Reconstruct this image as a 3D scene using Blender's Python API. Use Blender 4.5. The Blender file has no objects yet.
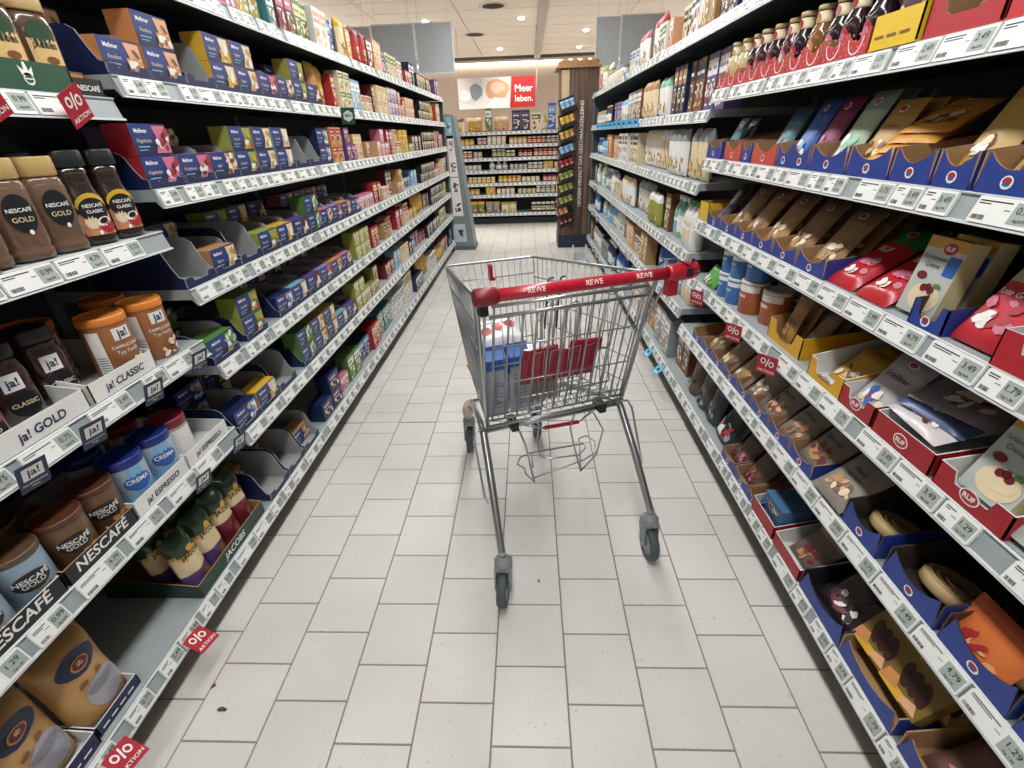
import bpy, math, random
from mathutils import Matrix, Vector
random.seed(7)
SC = bpy.context.scene
COLL = SC.collection
PI = math.pi

# ------------------------------------------------------------------ camera
cam_d = bpy.data.cameras.new('camera'); cam = bpy.data.objects.new('camera', cam_d); COLL.objects.link(cam)
cam_d.sensor_width = 36.0; cam_d.lens = 466.89 * 36.0 / 1024.0; cam_d.clip_start = 0.02; cam_d.clip_end = 100
_p, _y, _r = .4893, .0467, -.0361          # pitch down, yaw left, roll
_f = Vector((-math.sin(_y)*math.cos(_p), math.cos(_y)*math.cos(_p), -math.sin(_p)))
_rt = Vector((math.cos(_y), math.sin(_y), 0)); _up = _rt.cross(_f)
_R = math.cos(_r)*_rt + math.sin(_r)*_up; _U = -math.sin(_r)*_rt + math.cos(_r)*_up
cam.matrix_world = Matrix(((_R.x, _U.x, -_f.x, .1136), (_R.y, _U.y, -_f.y, -.6014), (_R.z, _U.z, -_f.z, 1.3464), (0, 0, 0, 1)))
SC.camera = cam

# ------------------------------------------------------------------ world, lights, exposure
w = bpy.data.worlds.new('world'); SC.world = w; w.use_nodes = True
w.node_tree.nodes['Background'].inputs[0].default_value = (.80, .86, 1.0, 1)
w.node_tree.nodes['Background'].inputs[1].default_value = .12
SC.view_settings.view_transform = 'Standard'
try: SC.view_settings.look = 'None'
except Exception: pass
SC.view_settings.gamma = 1.0; SC.view_settings.use_curve_mapping = False
SC.view_settings.exposure = 0.30
CEIL = 2.9
def area(name, loc, sx, sy, energy, up=False, col=(1, 1.0, .99), spread=180):
    d = bpy.data.lights.new(name, 'AREA'); d.shape = 'RECTANGLE'; d.size = sx; d.size_y = sy
    d.energy = energy; d.color = col; d.spread = math.radians(spread)
    o = bpy.data.objects.new(name, d); COLL.objects.link(o); o.location = loc
    if up: o.rotation_euler = (PI, 0, 0)
    return o
PEND = []                                   # unseen pendants added over the aisles: down light, and up light brightening the ceiling
for px_ in (0.0, -3.3, 3.3):
    for py_ in (-2.2, .2, 2.6, 5.0) + ((7.6, 10.2) if px_ else ()):  # farther ones, hidden behind the racks, brighten the far ceiling and wall
        e = 27 if px_ == 0 else 11 if py_ < 6 else 36
        area('unseen_lamp_light', (px_, py_, 2.70), .22, 1.9, e)
        area('unseen_lamp_light', (px_, py_, 2.77), .22, 1.9, e*(.10 if py_ < 6 else 1.0), up=True)
        PEND.append((px_, py_))

# ------------------------------------------------------------------ materials
def lin(h):
    h = h.lstrip('#'); o = []
    for i in (0, 2, 4):
        c = int(h[i:i+2], 16)/255.0
        o.append(c/12.92 if c <= .04045 else ((c+.055)/1.055)**2.4)
    return o
_mats = {}
def M(h, rough=.5, metal=0.0, var=.10, scale=40.0, coat=0.0, bump=0.0, name=None):
    key = (h, rough, metal, var, scale, coat, bump)
    if key in _mats: return _mats[key]
    m = bpy.data.materials.new(name or 'mat_'+h.lstrip('#')); m.use_nodes = True
    nt = m.node_tree; b = nt.nodes['Principled BSDF']
    c = lin(h)
    tc = nt.nodes.new('ShaderNodeTexCoord'); nz = nt.nodes.new('ShaderNodeTexNoise'); nz.inputs['Scale'].default_value = scale
    nz.inputs['Detail'].default_value = 3
    nt.links.new(tc.outputs['Object'], nz.inputs['Vector'])
    mx = nt.nodes.new('ShaderNodeMix'); mx.data_type = 'RGBA'
    mx.inputs[6].default_value = (*[x*(1-var) for x in c], 1); mx.inputs[7].default_value = (*[min(1, x*(1+var)) for x in c], 1)
    nt.links.new(nz.outputs['Fac'], mx.inputs[0]); nt.links.new(mx.outputs[2], b.inputs['Base Color'])
    b.inputs['Roughness'].default_value = rough; b.inputs['Metallic'].default_value = metal
    if coat: b.inputs['Coat Weight'].default_value = coat; b.inputs['Coat Roughness'].default_value = .15
    if bump:
        bp = nt.nodes.new('ShaderNodeBump'); bp.inputs['Strength'].default_value = bump; bp.inputs['Distance'].default_value = .01
        nt.links.new(nz.outputs['Fac'], bp.inputs['Height']); nt.links.new(bp.outputs['Normal'], b.inputs['Normal'])
    _mats[key] = m; return m
def Emit(h, strength):
    m = bpy.data.materials.new('lamp_glow'); m.use_nodes = True; nt = m.node_tree; b = nt.nodes['Principled BSDF']
    b.inputs['Base Color'].default_value = (*lin(h), 1); b.inputs['Emission Color'].default_value = (*lin(h), 1)
    b.inputs['Emission Strength'].default_value = strength; return m
WHITE = M('#f2f2f0', .45, var=.03); BLACK = M('#14161a', .5); STEEL = M('#b9bcc0', .28, 1.0, .05)
def tile_mat():
    m = bpy.data.materials.new('floor_tile_speckled'); m.use_nodes = True; nt = m.node_tree; b = nt.nodes['Principled BSDF']
    g = nt.nodes.new('ShaderNodeNewGeometry'); N = nt.nodes.new; L = nt.links.new
    def noise(sc, det): n = N('ShaderNodeTexNoise'); n.inputs['Scale'].default_value = sc; n.inputs['Detail'].default_value = det; L(g.outputs['Position'], n.inputs['Vector']); return n
    def ramp(src, a, b_): r = N('ShaderNodeMapRange'); r.inputs[1].default_value = a; r.inputs[2].default_value = b_; L(src, r.inputs[0]); return r.outputs[0]
    def mix(f, a, b_):
        x = N('ShaderNodeMix'); x.data_type = 'RGBA'; L(f, x.inputs[0])
        for i, v in ((6, a), (7, b_)):
            if isinstance(v, str): x.inputs[i].default_value = (*lin(v), 1)
            else: L(v, x.inputs[i])
        return x.outputs[2]
    oi = N('ShaderNodeObjectInfo')
    base = mix(oi.outputs['Random'], '#d8d6d1', '#e0deda')
    c1 = mix(ramp(noise(2.2, 4).outputs['Fac'], .42, .75), base, '#cdcac4')
    c2 = mix(ramp(noise(120, 2).outputs['Fac'], .66, .76), c1, '#b9b7b0')
    c3 = mix(ramp(noise(75, 1).outputs['Fac'], .72, .80), c2, '#c0b4a0')
    L(c3, b.inputs['Base Color']); b.inputs['Roughness'].default_value = .42
    r = ramp(noise(9, 3).outputs['Fac'], .3, .8)
    mr = N('ShaderNodeMapRange'); mr.inputs[3].default_value = .34; mr.inputs[4].default_value = .55; L(r, mr.inputs[0]); L(mr.outputs[0], b.inputs['Roughness'])
    return m
def wood_mat():
    m = bpy.data.materials.new('dark_wood_print'); m.use_nodes = True; nt = m.node_tree; b = nt.nodes['Principled BSDF']
    tc = nt.nodes.new('ShaderNodeTexCoord'); mp = nt.nodes.new('ShaderNodeMapping'); mp.inputs['Scale'].default_value = (26, 26, 1.6)
    nz = nt.nodes.new('ShaderNodeTexNoise'); nz.inputs['Scale'].default_value = 1.0; nz.inputs['Detail'].default_value = 6
    cr = nt.nodes.new('ShaderNodeValToRGB')
    e = cr.color_ramp.elements; e[0].position = .3; e[0].color = (*lin('#2e221c'), 1); e[1].position = .75; e[1].color = (*lin('#8a6f5c'), 1)
    nt.links.new(tc.outputs['Object'], mp.inputs[0]); nt.links.new(mp.outputs[0], nz.inputs['Vector'])
    nt.links.new(nz.outputs['Fac'], cr.inputs[0]); nt.links.new(cr.outputs[0], b.inputs['Base Color']); b.inputs['Roughness'].default_value = .6
    return m

# ------------------------------------------------------------------ mesh building
_txt = {}
def textgeo(s, bold=.0, shear=0.0):
    k = (s, bold, shear)
    if k in _txt: return _txt[k]
    c = bpy.data.curves.new('t', 'FONT'); c.body = s; c.size = 1; c.offset = bold; c.shear = shear; c.resolution_u = 3
    o = bpy.data.objects.new('t', c); me = bpy.data.meshes.new_from_object(o)
    v = [(a.co.x, a.co.y) for a in me.vertices]; f = [tuple(p.vertices) for p in me.polygons]
    x0 = min(a for a, _ in v); x1 = max(a for a, _ in v)
    v = [(a-(x0+x1)/2, b) for a, b in v]
    bpy.data.objects.remove(o); bpy.data.curves.remove(c); bpy.data.meshes.remove(me)
    _txt[k] = (v, f, x1-x0); return _txt[k]
class MB:
    def __init__(s): s.v = []; s.f = []; s.m = []; s.s = []; s.mats = []; s.T = None
    def mi(s, mat):
        if mat not in s.mats: s.mats.append(mat)
        return s.mats.index(mat)
    def pt(s, p):
        p = Vector(p)
        s.v.append(s.T @ p if s.T is not None else p); return len(s.v)-1
    def face(s, idx, mat, smooth=False): s.f.append(tuple(idx)); s.m.append(s.mi(mat)); s.s.append(smooth)
    def poly(s, pts, mat): s.face([s.pt(p) for p in pts], mat); return s
    def box(s, x0, x1, y0, y1, z0, z1, mat, front=None, side=None, top=None, back=None, bottom=None):
        i = [s.pt(p) for p in ((x0,y0,z0),(x1,y0,z0),(x1,y1,z0),(x0,y1,z0),(x0,y0,z1),(x1,y0,z1),(x1,y1,z1),(x0,y1,z1))]
        s.face((i[0],i[1],i[5],i[4]), front or mat); s.face((i[2],i[3],i[7],i[6]), back or mat)
        s.face((i[1],i[2],i[6],i[5]), side or mat); s.face((i[3],i[0],i[4],i[7]), side or mat)
        s.face((i[4],i[5],i[6],i[7]), top or mat); s.face((i[3],i[2],i[1],i[0]), bottom or mat); return s
    def ext(s, poly, ax, a, b, ma, mb=None, me=None):
        mb = mb or ma; me = me or ma
        mk = {'x': lambda p, t: (t, p[0], p[1]), 'y': lambda p, t: (p[0], t, p[1]), 'z': lambda p, t: (p[0], p[1], t)}[ax]
        A = [s.pt(mk(p, a)) for p in poly]; B = [s.pt(mk(p, b)) for p in poly]
        s.face(A, ma); s.face(B[::-1], mb); n = len(poly)
        for i in range(n): s.face((A[i], A[(i+1) % n], B[(i+1) % n], B[i]), me)
        return s
    def lathe(s, prof, n, mats, ex=2.0, c=(0, 0), smooth=True, sx=1.0, sy=1.0):
        rings = []
        for r, z in prof:
            ring = []
            for k in range(n):
                a = 2*PI*k/n; ca, sa = math.cos(a), math.sin(a)
                ring.append(s.pt((c[0]+sx*r*math.copysign(abs(ca)**(2/ex), ca), c[1]+sy*r*math.copysign(abs(sa)**(2/ex), sa), z)))
            rings.append(ring)
        for j in range(len(prof)-1):
            mt = mats[min(j, len(mats)-1)] if isinstance(mats, (list, tuple)) else mats
            for k in range(n): s.face((rings[j][k], rings[j][(k+1) % n], rings[j+1][(k+1) % n], rings[j+1][k]), mt, smooth)
        m0 = mats[0] if isinstance(mats, (list, tuple)) else mats; m1 = mats[-1] if isinstance(mats, (list, tuple)) else mats
        if prof[0][0] > 1e-5: s.face(rings[0][::-1], m0)
        if prof[-1][0] > 1e-5: s.face(rings[-1], m1)
        return s
    def tube(s, pts, r, n, mat, closed=False):
        P = [Vector(p) for p in pts]; m = len(P); rings = []; nrm = None
        for i in range(m):
            if closed: t = (P[(i+1) % m]-P[i-1])
            else: t = P[min(i+1, m-1)]-P[max(i-1, 0)]
            t.normalize()
            if nrm is None:
                ref = Vector((0, 0, 1)) if abs(t.z) < .9 else Vector((1, 0, 0)); nrm = t.cross(ref).normalized()
            else:
                nrm = (nrm-t*nrm.dot(t)); nrm = nrm.normalized() if nrm.length > 1e-6 else t.orthogonal().normalized()
            b = t.cross(nrm); rr = r[i] if isinstance(r, (list, tuple)) else r
            rings.append([s.pt(P[i]+rr*(math.cos(2*PI*k/n)*nrm+math.sin(2*PI*k/n)*b)) for k in range(n)])
        for i in range(m if closed else m-1):
            A, B = rings[i], rings[(i+1) % m]
            for k in range(n): s.face((A[k], A[(k+1) % n], B[(k+1) % n], B[k]), mat, True)
        if not closed: s.face(rings[0][::-1], mat); s.face(rings[-1], mat)
        return s
    def grid(s, fn, nu, nv, mat, smooth=True):
        I = [[s.pt(fn(i/nu, j/nv)) for i in range(nu+1)] for j in range(nv+1)]
        for j in range(nv):
            for i in range(nu):
                mt = mat((i+.5)/nu, (j+.5)/nv) if callable(mat) else mat
                if mt is not None: s.face((I[j][i], I[j][i+1], I[j+1][i+1], I[j+1][i]), mt, smooth)
        return s
    def text(s, t, size, mat, fn, bold=.015, shear=0.0, maxw=None, u0=0, v0=0, rot=0):
        if not t: return s
        if t[0] == '~':                       # print too small to read: dashes
            wd = maxw or size*4
            for k in range(len(t)-1): s.rect(fn, u0-wd/2+wd*k/(len(t)-1), u0-wd/2+wd*(k+.72)/(len(t)-1), v0+size*.1, v0+size*.5, mat)
            return s
        v, f, wd = textgeo(t, bold, shear)
        if maxw and wd*size > maxw: size = maxw/wd
        cr, sr = math.cos(rot), math.sin(rot)
        idx = [s.pt(fn(u0+size*(a*cr-b*sr), v0+size*(a*sr+b*cr))) for a, b in v]
        for p in f: s.face([idx[k] for k in p], mat)
        return s
    def blob(s, fn, cu, cv, ru, rv, mat, n=10, jit=0.0, rot=0, seed=0):
        rg = random.Random(seed); pts = []; q2 = []
        for k in range(n):
            a = 2*PI*k/n; q = 1+jit*(rg.random()-.5)*2; x, y = ru*q*math.cos(a), rv*q*math.sin(a)
            q2.append((cu+x*math.cos(rot)-y*math.sin(rot), cv+x*math.sin(rot)+y*math.cos(rot))); pts.append(s.pt(fn(*q2[-1])))
        c = s.pt(fn(cu, cv)); last = pts
        if max(ru, rv) > .013:                # follow curved packs with inner rings
            for t in (.72, .4):
                ring = [s.pt(fn(cu+(a-cu)*t, cv+(b-cv)*t)) for a, b in q2]
                for k in range(n): s.face((ring[k], last[k], last[(k+1) % n], ring[(k+1) % n]), mat)
                last = ring
        for k in range(n): s.face((c, last[k], last[(k+1) % n]), mat)
        return s
    def rect(s, fn, u0, u1, v0, v1, mat, nu=1, nv=1):
        return s.grid(lambda a, b: fn(u0+(u1-u0)*a, v0+(v1-v0)*b), nu, nv, mat, False)
    def mesh(s, name):
        me = bpy.data.meshes.new(name); me.from_pydata([tuple(p) for p in s.v], [], s.f)
        for m in s.mats: me.materials.append(m)
        me.polygons.foreach_set('material_index', s.m); me.polygons.foreach_set('use_smooth', s.s); me.update(); return me
def flat(y=-.0006, off=(0, 0)):            # print on a front face (plane y = const)
    return lambda u, v: (u+off[0], y, v+off[1])
def cyl(r, z0=0, c=(0, 0), ex=2.0):                # print wrapped on an upright round body, front at -y
    def f(u, v):
        if ex != 2.0:
            x = max(-r*.93, min(r*.93, u)); return (c[0]+x, c[1]-(r**ex-abs(x)**ex)**(1/ex), z0+v)
        a = -PI/2+u/r; ca, sa = math.cos(a), math.sin(a)
        return (c[0]+r*math.copysign(abs(ca)**(2/ex), ca), c[1]+r*math.copysign(abs(sa)**(2/ex), sa), z0+v)
    return f

# ------------------------------------------------------------------ objects
def new(name, me, parent=None, loc=None, rot=None, label=None, cat=None, group=None, kind=None):
    o = bpy.data.objects.new(name, me); COLL.objects.link(o)
    if parent is not None: o.parent = parent
    if loc is not None: o.location = loc
    if rot is not None: o.rotation_euler = rot
    if label: o['label'] = label
    if cat: o['category'] = cat
    if group: o['group'] = group
    if kind: o['kind'] = kind
    return o
class Proto:                               # a thing: root mesh (or None) and a tree of parts, instanced with shared meshes
    def __init__(s, name, mesh, parts=(), w=.1, h=.1, d=.1): s.name, s.mesh, s.parts, s.w, s.h, s.d = name, mesh, list(parts), w, h, d
    def put(s, loc, rot, label, cat, group=None):
        r = new(s.name, s.mesh, None, loc, None, label, cat, group)
        r.rotation_mode = 'QUATERNION'; r.rotation_quaternion = rot.to_quaternion() if hasattr(rot, 'to_quaternion') else rot
        for p in s.parts:
            q = new(p[0], p[1], r, label=p[2] if len(p) > 2 and isinstance(p[2], str) else None)
            for sp in (p[3] if len(p) > 3 else ()): new(sp[0], sp[1], q)
        return r
XF = .86; YB = 7.72
_seen = {}
def uniq(label, group, extra):
    if _seen.get(label, group) != group:
        k = label+' '+extra
        n = 0
        while _seen.get(k, group) != group and n < 40:
            n += 1; k = label+' '+extra+' '+['again', 'farther along', 'before a gap', 'past the middle', 'toward the end'][n % 5]+('' if n < 5 else ' there')
        label = k
    _seen[label] = group; return label
def put(pr, side, y, z, dep, label, cat, group=None, yaw=0.0, lean=0.0, roll=0.0):
    if side == 'L': loc = (-XF-dep, y, z); base = PI/2
    elif side == 'R': loc = (XF+dep, y, z); base = -PI/2
    elif side == 'B': loc = (y, YB+dep, z); base = 0
    if lean > 0: loc = (loc[0], loc[1], loc[2]+pr.d*math.sin(lean)*(.55 if pr.name in ('pouch', 'packet', 'bag', 'coffee_bag') else 1.0))
    rot = Matrix.Rotation(base+yaw, 4, 'Z') @ Matrix.Rotation(-lean, 4, 'X') @ Matrix.Rotation(roll, 4, 'Y')
    return pr.put(loc, rot, label, cat, group)
# ================================================================== the setting
def struct(name, mb, parent=None, kind='structure'):
    return new(name, mb.mesh(name), parent, kind=kind if parent is None or kind == 'stuff' else None)
JOINT = M('#8d8374', .8); TILE = tile_mat()
FX0, FX1, FY0, FY1 = -4.6, 4.6, -3.0, 12.2
floor = struct('floor', MB().box(FX0, FX1, FY0, FY1, -.06, -.0025, JOINT))
T = .2; GAP = .0016
def tile_geo(mb, x0, x1, y0, y1):
    g = GAP; b = .0012
    x0 += g; x1 -= g; y0 += g; y1 -= g
    lo = [mb.pt(p) for p in ((x0,y0,-.004),(x1,y0,-.004),(x1,y1,-.004),(x0,y1,-.004))]
    hi = [mb.pt(p) for p in ((x0+b,y0+b,0),(x1-b,y0+b,0),(x1-b,y1-b,0),(x0+b,y1-b,0))]
    for k in range(4): mb.face((lo[k], lo[(k+1) % 4], hi[(k+1) % 4], hi[k]), TILE)
    mb.face(hi, TILE)
YJ = 1.505                                   # expansion joint across the aisle where the bond restarts
tiles = []
for c in range(-23, 23):
    ys = []
    off = 0 if c % 2 == 0 else .1
    y = -3.0+off-.2
    while y < YJ:
        a, b = max(y, FY0), min(y+T, YJ)
        if b-a > .02: ys.append((a, b))
        y += T
    y = YJ-(.1 if c % 2 == 0 else .0)
    while y < FY1:
        a, b = max(y, YJ), min(y+T, FY1)
        if b-a > .02: ys.append((a, b))
        y += T
    for a, b in ys: tiles.append((c*T, (c+1)*T, a, b))
near = [t for t in tiles if -1.02 < t[0]+.1 < 1.02 and t[2] > -.2]
near.sort(key=lambda t: t[2]); near = near[:300]; ns = set(near)
_tm = {}
for x0, x1, a, b in near:
    k = round(b-a, 3)
    if k not in _tm:
        m = MB(); tile_geo(m, -T/2, T/2, -k/2, k/2); _tm[k] = m.mesh('floor_tile')
    new('floor_tile', _tm[k], floor, (( x0+x1)/2, (a+b)/2, 0))
m = MB()
for t in tiles:
    if t not in ns: tile_geo(m, *t)
struct('floor_tile_field', m, floor, 'stuff')

CW = M('#e6ddd2', .8, scale=8); WALLM = M('#b5a598', .85, scale=3)
ceil = struct('ceiling', MB().box(FX0, FX1, FY0, FY1, CEIL+.02, CEIL+.1, M('#8f877c', .9)))
pm = {}
PW, PL = .62, 1.25
ix = 0
cm = MB().box(-PW/2+.006, PW/2-.006, -PL/2+.006, PL/2-.006, -.0, .025, CW).mesh('ceiling_panel')
x = FX0
far_panels = []
for i in range(int((FX1-FX0)/PL)+1):
    for j in range(int((FY1-FY0)/PW)+1):
        cx, cy = FX0+PL*(i+.5), FY0+PW*(j+.5)
        if cx+PL/2 > FX1+.01 or cy+PW/2 > FY1+.01: continue
        new('ceiling_panel', cm, ceil, (cx, cy, CEIL-.004), (0, 0, PI/2))
new('ceiling_channel', MB().box(-.07, .07, 2, FY1-.02, -.03, 0, M('#b5b0a8', .6)).mesh('ceiling_channel'), ceil, (.35, 0, CEIL-.006))
struct('wall_back', MB().box(FX0, FX1, FY1, FY1+.1, 0, CEIL+.1, WALLM))
struct('wall_left', MB().box(FX0-.1, FX0, FY0, FY1, 0, CEIL+.1, WALLM))
struct('wall_right', MB().box(FX1, FX1+.1, FY0, FY1, 0, CEIL+.1, WALLM))
struct('wall_front', MB().box(FX0, FX1, FY0-.1, FY0, 0, CEIL+.1, WALLM))
# luminous cove along the top of the back wall
r = new('cove_lamp', None, None, (0, FY1-.06, CEIL-.12), label='long white light strip along the top of the back wall', cat='lamp')
new('housing', MB().box(-4.5, 4.5, -.04, .055, .03, .08, M('#d8d4cc', .5)).mesh('housing'), r)
new('light_tube', MB().box(-4.5, 4.5, -.03, .03, -.01, .03, Emit('#fff8ee', 6)).mesh('light_tube'), r)
# housings of the added, unseen pendants over the aisles
hm = MB().box(-.12, .12, -.98, .98, -.033, .033, M('#e4e2dc', .4)).mesh('housing')
rm = MB().tube([(0, -.7, .03), (0, -.7, .19)], .004, 6, STEEL).tube([(0, .7, .03), (0, .7, .19)], .004, 6, STEEL).mesh('hanger')
for i, (a, b) in enumerate(PEND):
    r = new('unseen_pendant_lamp', None, None, (a, b, 2.735), label='unseen slim white pendant lamp added over the %s, %s from the front' % ({0.0: 'main aisle', -3.3: 'aisle beyond the left rack', 3.3: 'aisle beyond the right rack'}[a], {-2.2: 'first', .2: 'second', 2.6: 'third', 5.0: 'fourth', 7.6: 'fifth', 10.2: 'sixth'}[b]), cat='lamp', group='added unseen pendant lamps')
    new('housing', hm, r); new('hanger', rm, r)
# recessed spots in the far ceiling
sp_ring = MB().lathe([(.055, -.006), (.07, -.006), (.07, .0), (.055, .0)], 20, M('#e8e4da', .4)).mesh('trim_ring')
sp_bulb = MB().lathe([(.0, -.025), (.035, -.022), (.05, -.008), (.052, -.001)], 16, Emit('#fff4e0', 30)).mesh('bulb')
for i, (a, b, lab) in enumerate([(-1.39, 8.04, 'bright round ceiling spot in front of the left hanging boards'), (.04, 8.13, 'brightest round ceiling spot above the middle of the aisle'),
        (-.42, 10.84, 'small round ceiling spot above the poster'), (1.13, 9.28, 'small round ceiling spot left of the right hanging board'), (1.18, 11.02, 'far round ceiling spot above the wooden display')]):
    r = new('ceiling_spot', None, None, (a, b, CEIL-.006), label=lab, cat='lamp', group='ceiling spots')
    new('trim_ring', sp_ring, r); new('bulb', sp_bulb, r)
    d = bpy.data.lights.new('spot_light', 'SPOT'); d.energy = 70; d.spot_size = 1.9; d.spot_blend = .7; d.shadow_soft_size = .05; d.color = (1, .95, .86)
    o = bpy.data.objects.new('spot_light', d); COLL.objects.link(o); o.location = (a, b, CEIL-.05)
for a, b, lab in ((-.77, 9.3, 'round black ceiling vent left of the aisle middle'), (-.33, 7.35, 'small dark round ceiling speaker near the top edge')):
    r = new('ceiling_vent', MB().lathe([(.16, -.004), (.19, -.007), (.2, .0)], 24, M('#d5cdc0', .6)).mesh('ceiling_vent'), None, (a, b, CEIL-.005), label=lab, cat='vent')
    new('opening', MB().lathe([(.0, -.006), (.12, -.0055), (.15, -.005)], 20, M('#26221f', .8)).mesh('opening'), r)
# hanging grey boards over the gondola ends
GB = M('#b9c0c4', .65); GF = M('#dfe2e2', .5)
def board(x0, x1, y, z0, z1, label):
    r = new('hanging_board', None, None, ((x0+x1)/2, y, z0), label=label, cat='sign board', group='grey hanging boards')
    hw = (x1-x0)/2; h = z1-z0
    new('panel', MB().box(-hw+.01, hw-.01, -.006, .006, .01, h-.01, GB).mesh('panel'), r)
    fm = MB(); e = .012
    fm.box(-hw, hw, -.011, .011, 0, e, GF).box(-hw, hw, -.011, .011, h-e, h, GF).box(-hw, -hw+e, -.011, .011, e, h-e, GF).box(hw-e, hw, -.011, .011, e, h-e, GF)
    new('frame', fm.mesh('frame'), r)
    c = MB()
    for s in (-1, 1): c.tube([(s*hw*.8, 0, h), (s*hw*.8, 0, CEIL-z0-.005)], .0015, 5, STEEL)
    new('cord', c.mesh('cord'), r)
board(-1.17, -.735, 6.0, 2.02, 2.51, 'grey hanging board over the left rack nearest the aisle')
board(-1.67, -1.18, 6.0, 1.98, 2.51, 'middle grey hanging board over the left rack')
board(-2.4, -1.68, 6.0, 1.98, 2.5, 'outermost grey hanging board over the left rack, mostly hidden')
board(.905, 1.185, 6.0, 2.02, 2.49, 'narrow grey hanging board over the right rack nearest the aisle')
board(1.19, 1.675, 6.0, 2.0, 2.50, 'wide grey hanging board over the right rack')

# ------------------------------------------------------------------ racks
RAIL = M('#9aa3a6', .4, .0); LIP = M('#cfd5d6', .35); BOARD = M('#a9b2b5', .45, .15); DARK = M('#2c3436', .6); UPR = M('#565f62', .5, .4)
def rack(side, a, b, depth, ztop, label, ends=(0, 0), posts=None):
    L = b-a; c = (a+b)/2
    if side == 'L': loc, rz = (-XF, c, 0), PI/2
    elif side == 'R': loc, rz = (XF, c, 0), -PI/2
    else: loc, rz = (c, YB, 0), 0
    r = new('store_rack', None, None, loc, (0, 0, rz), label, 'rack')
    new('back_panel', MB().box(-L/2, L/2, depth+.0004, depth+.03, .0, ztop, M('#242d2f', .6)).mesh('back_panel'), r)
    new('base_plinth', MB().box(-L/2, L/2, .12, depth-.01, .0, .095, DARK).mesh('base_plinth'), None, loc, (0, 0, rz), 'dark base plinth under the '+label.split(' on the ')[-1].replace('rack of jars standing across the far end of the aisle', 'far jar rack')+(' rack' if side != 'B' else ''), 'plinth')
    for p in (posts or [a, b]):
        lx = (p-c) if side != 'R' else -(p-c)
        new('upright', MB().box(lx-.018, lx+.018, depth+.0003, depth+.045, 0, ztop+.02, UPR).mesh('upright'), r)
    for e, s in zip(ends, (-1, 1)):
        if e:
            lx = s*(L/2+.012)
            new('rack_end_panel', MB().box(lx-.008, lx+.008, .03, depth+.03, 0, 1.72, M('#3f4a4e', .55)).box(lx-.010, lx+.010, .02, .03, 0, 1.725, M('#6f7a7f', .5)).mesh('rack_end_panel'), None, loc, (0, 0, rz), 'dark metal end panel closing the far end of the %s rack' % ('left' if side == 'L' else 'right'), 'panel')
    return r
DEP = .42
rack('L', -1.4, 5.75, DEP, 2.0, 'long dark shelf rack of coffee and tea on the left', ends=(0, 1), posts=[-.58, .68, 1.93, 3.2, 4.5, 5.73])
rack('R', -1.4, 5.70, DEP, 2.0, 'long dark shelf rack of baking goods on the right', ends=(1, 0), posts=[-.9, .35, 1.65, 3.0, 4.35, 5.68])
rack('B', -1.35, .85, DEP, 1.42, 'rack of jars standing across the far end of the aisle', posts=[-1.33, -.25, .83])

# ------------------------------------------------------------------ electronic price labels
LW = M('#eef0ee', .35, var=.02); LCD = M('#a9b3ad', .25); INK = M('#23262a', .6); INK2 = M('#6d7276', .6)
def label_proto(w, price, seed):
    rg = random.Random(seed); h = .041
    m = MB(); hw = w/2; b = .002
    m.ext([(-hw+b, 0), (hw-b, 0), (hw, b), (hw, h-b), (hw-b, h), (-hw+b, h), (-hw, h-b), (-hw, b)], 'y', -.006, .0, LW)
    f = flat(-.0064)
    dw = .031 if w < .09 else .038; left = -hw+.005; right = hw-dw-.006
    lw = right-left
    m.rect(f, left, left+lw*(.6+.35*rg.random()), h-.0075, h-.0055, INK); m.rect(f, left, left+lw*(.3+.4*rg.random()), h-.0115, h-.0098, INK)
    m.rect(f, right-.012, right-.002, h-.018, h-.0165, INK2)
    x = left
    while x < left+min(.024, lw*.55):
        q = .0006+.0012*rg.random(); m.rect(f, x, x+q, .005, .0125, INK); x += q+.0006+.0008*rg.random()
    d = MB(); fd = flat(-.0066); cx = hw-dw/2-.003
    d.box(cx-dw/2, cx+dw/2, -.0066, -.0061, .006, h-.004, LCD)
    fd = flat(-.0072)
    d.text(price, .0155, INK, fd, .0, u0=cx, v0=.021, maxw=dw*.85); d.text('1kg '+price, .006, INK, fd, u0=cx, v0=.0095, maxw=dw*.8)
    return (m.mesh('price_label'), d.mesh('price_display'), w)
PR = ['2.99', '1.79', '0.75', '3.49', '1.29', '2.49', '0.99', '4.79']
LS = [label_proto(.072, p, i) for i, p in enumerate(PR)]
LB = [label_proto(.112, p, i+20) for i, p in enumerate(PR)]
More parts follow.
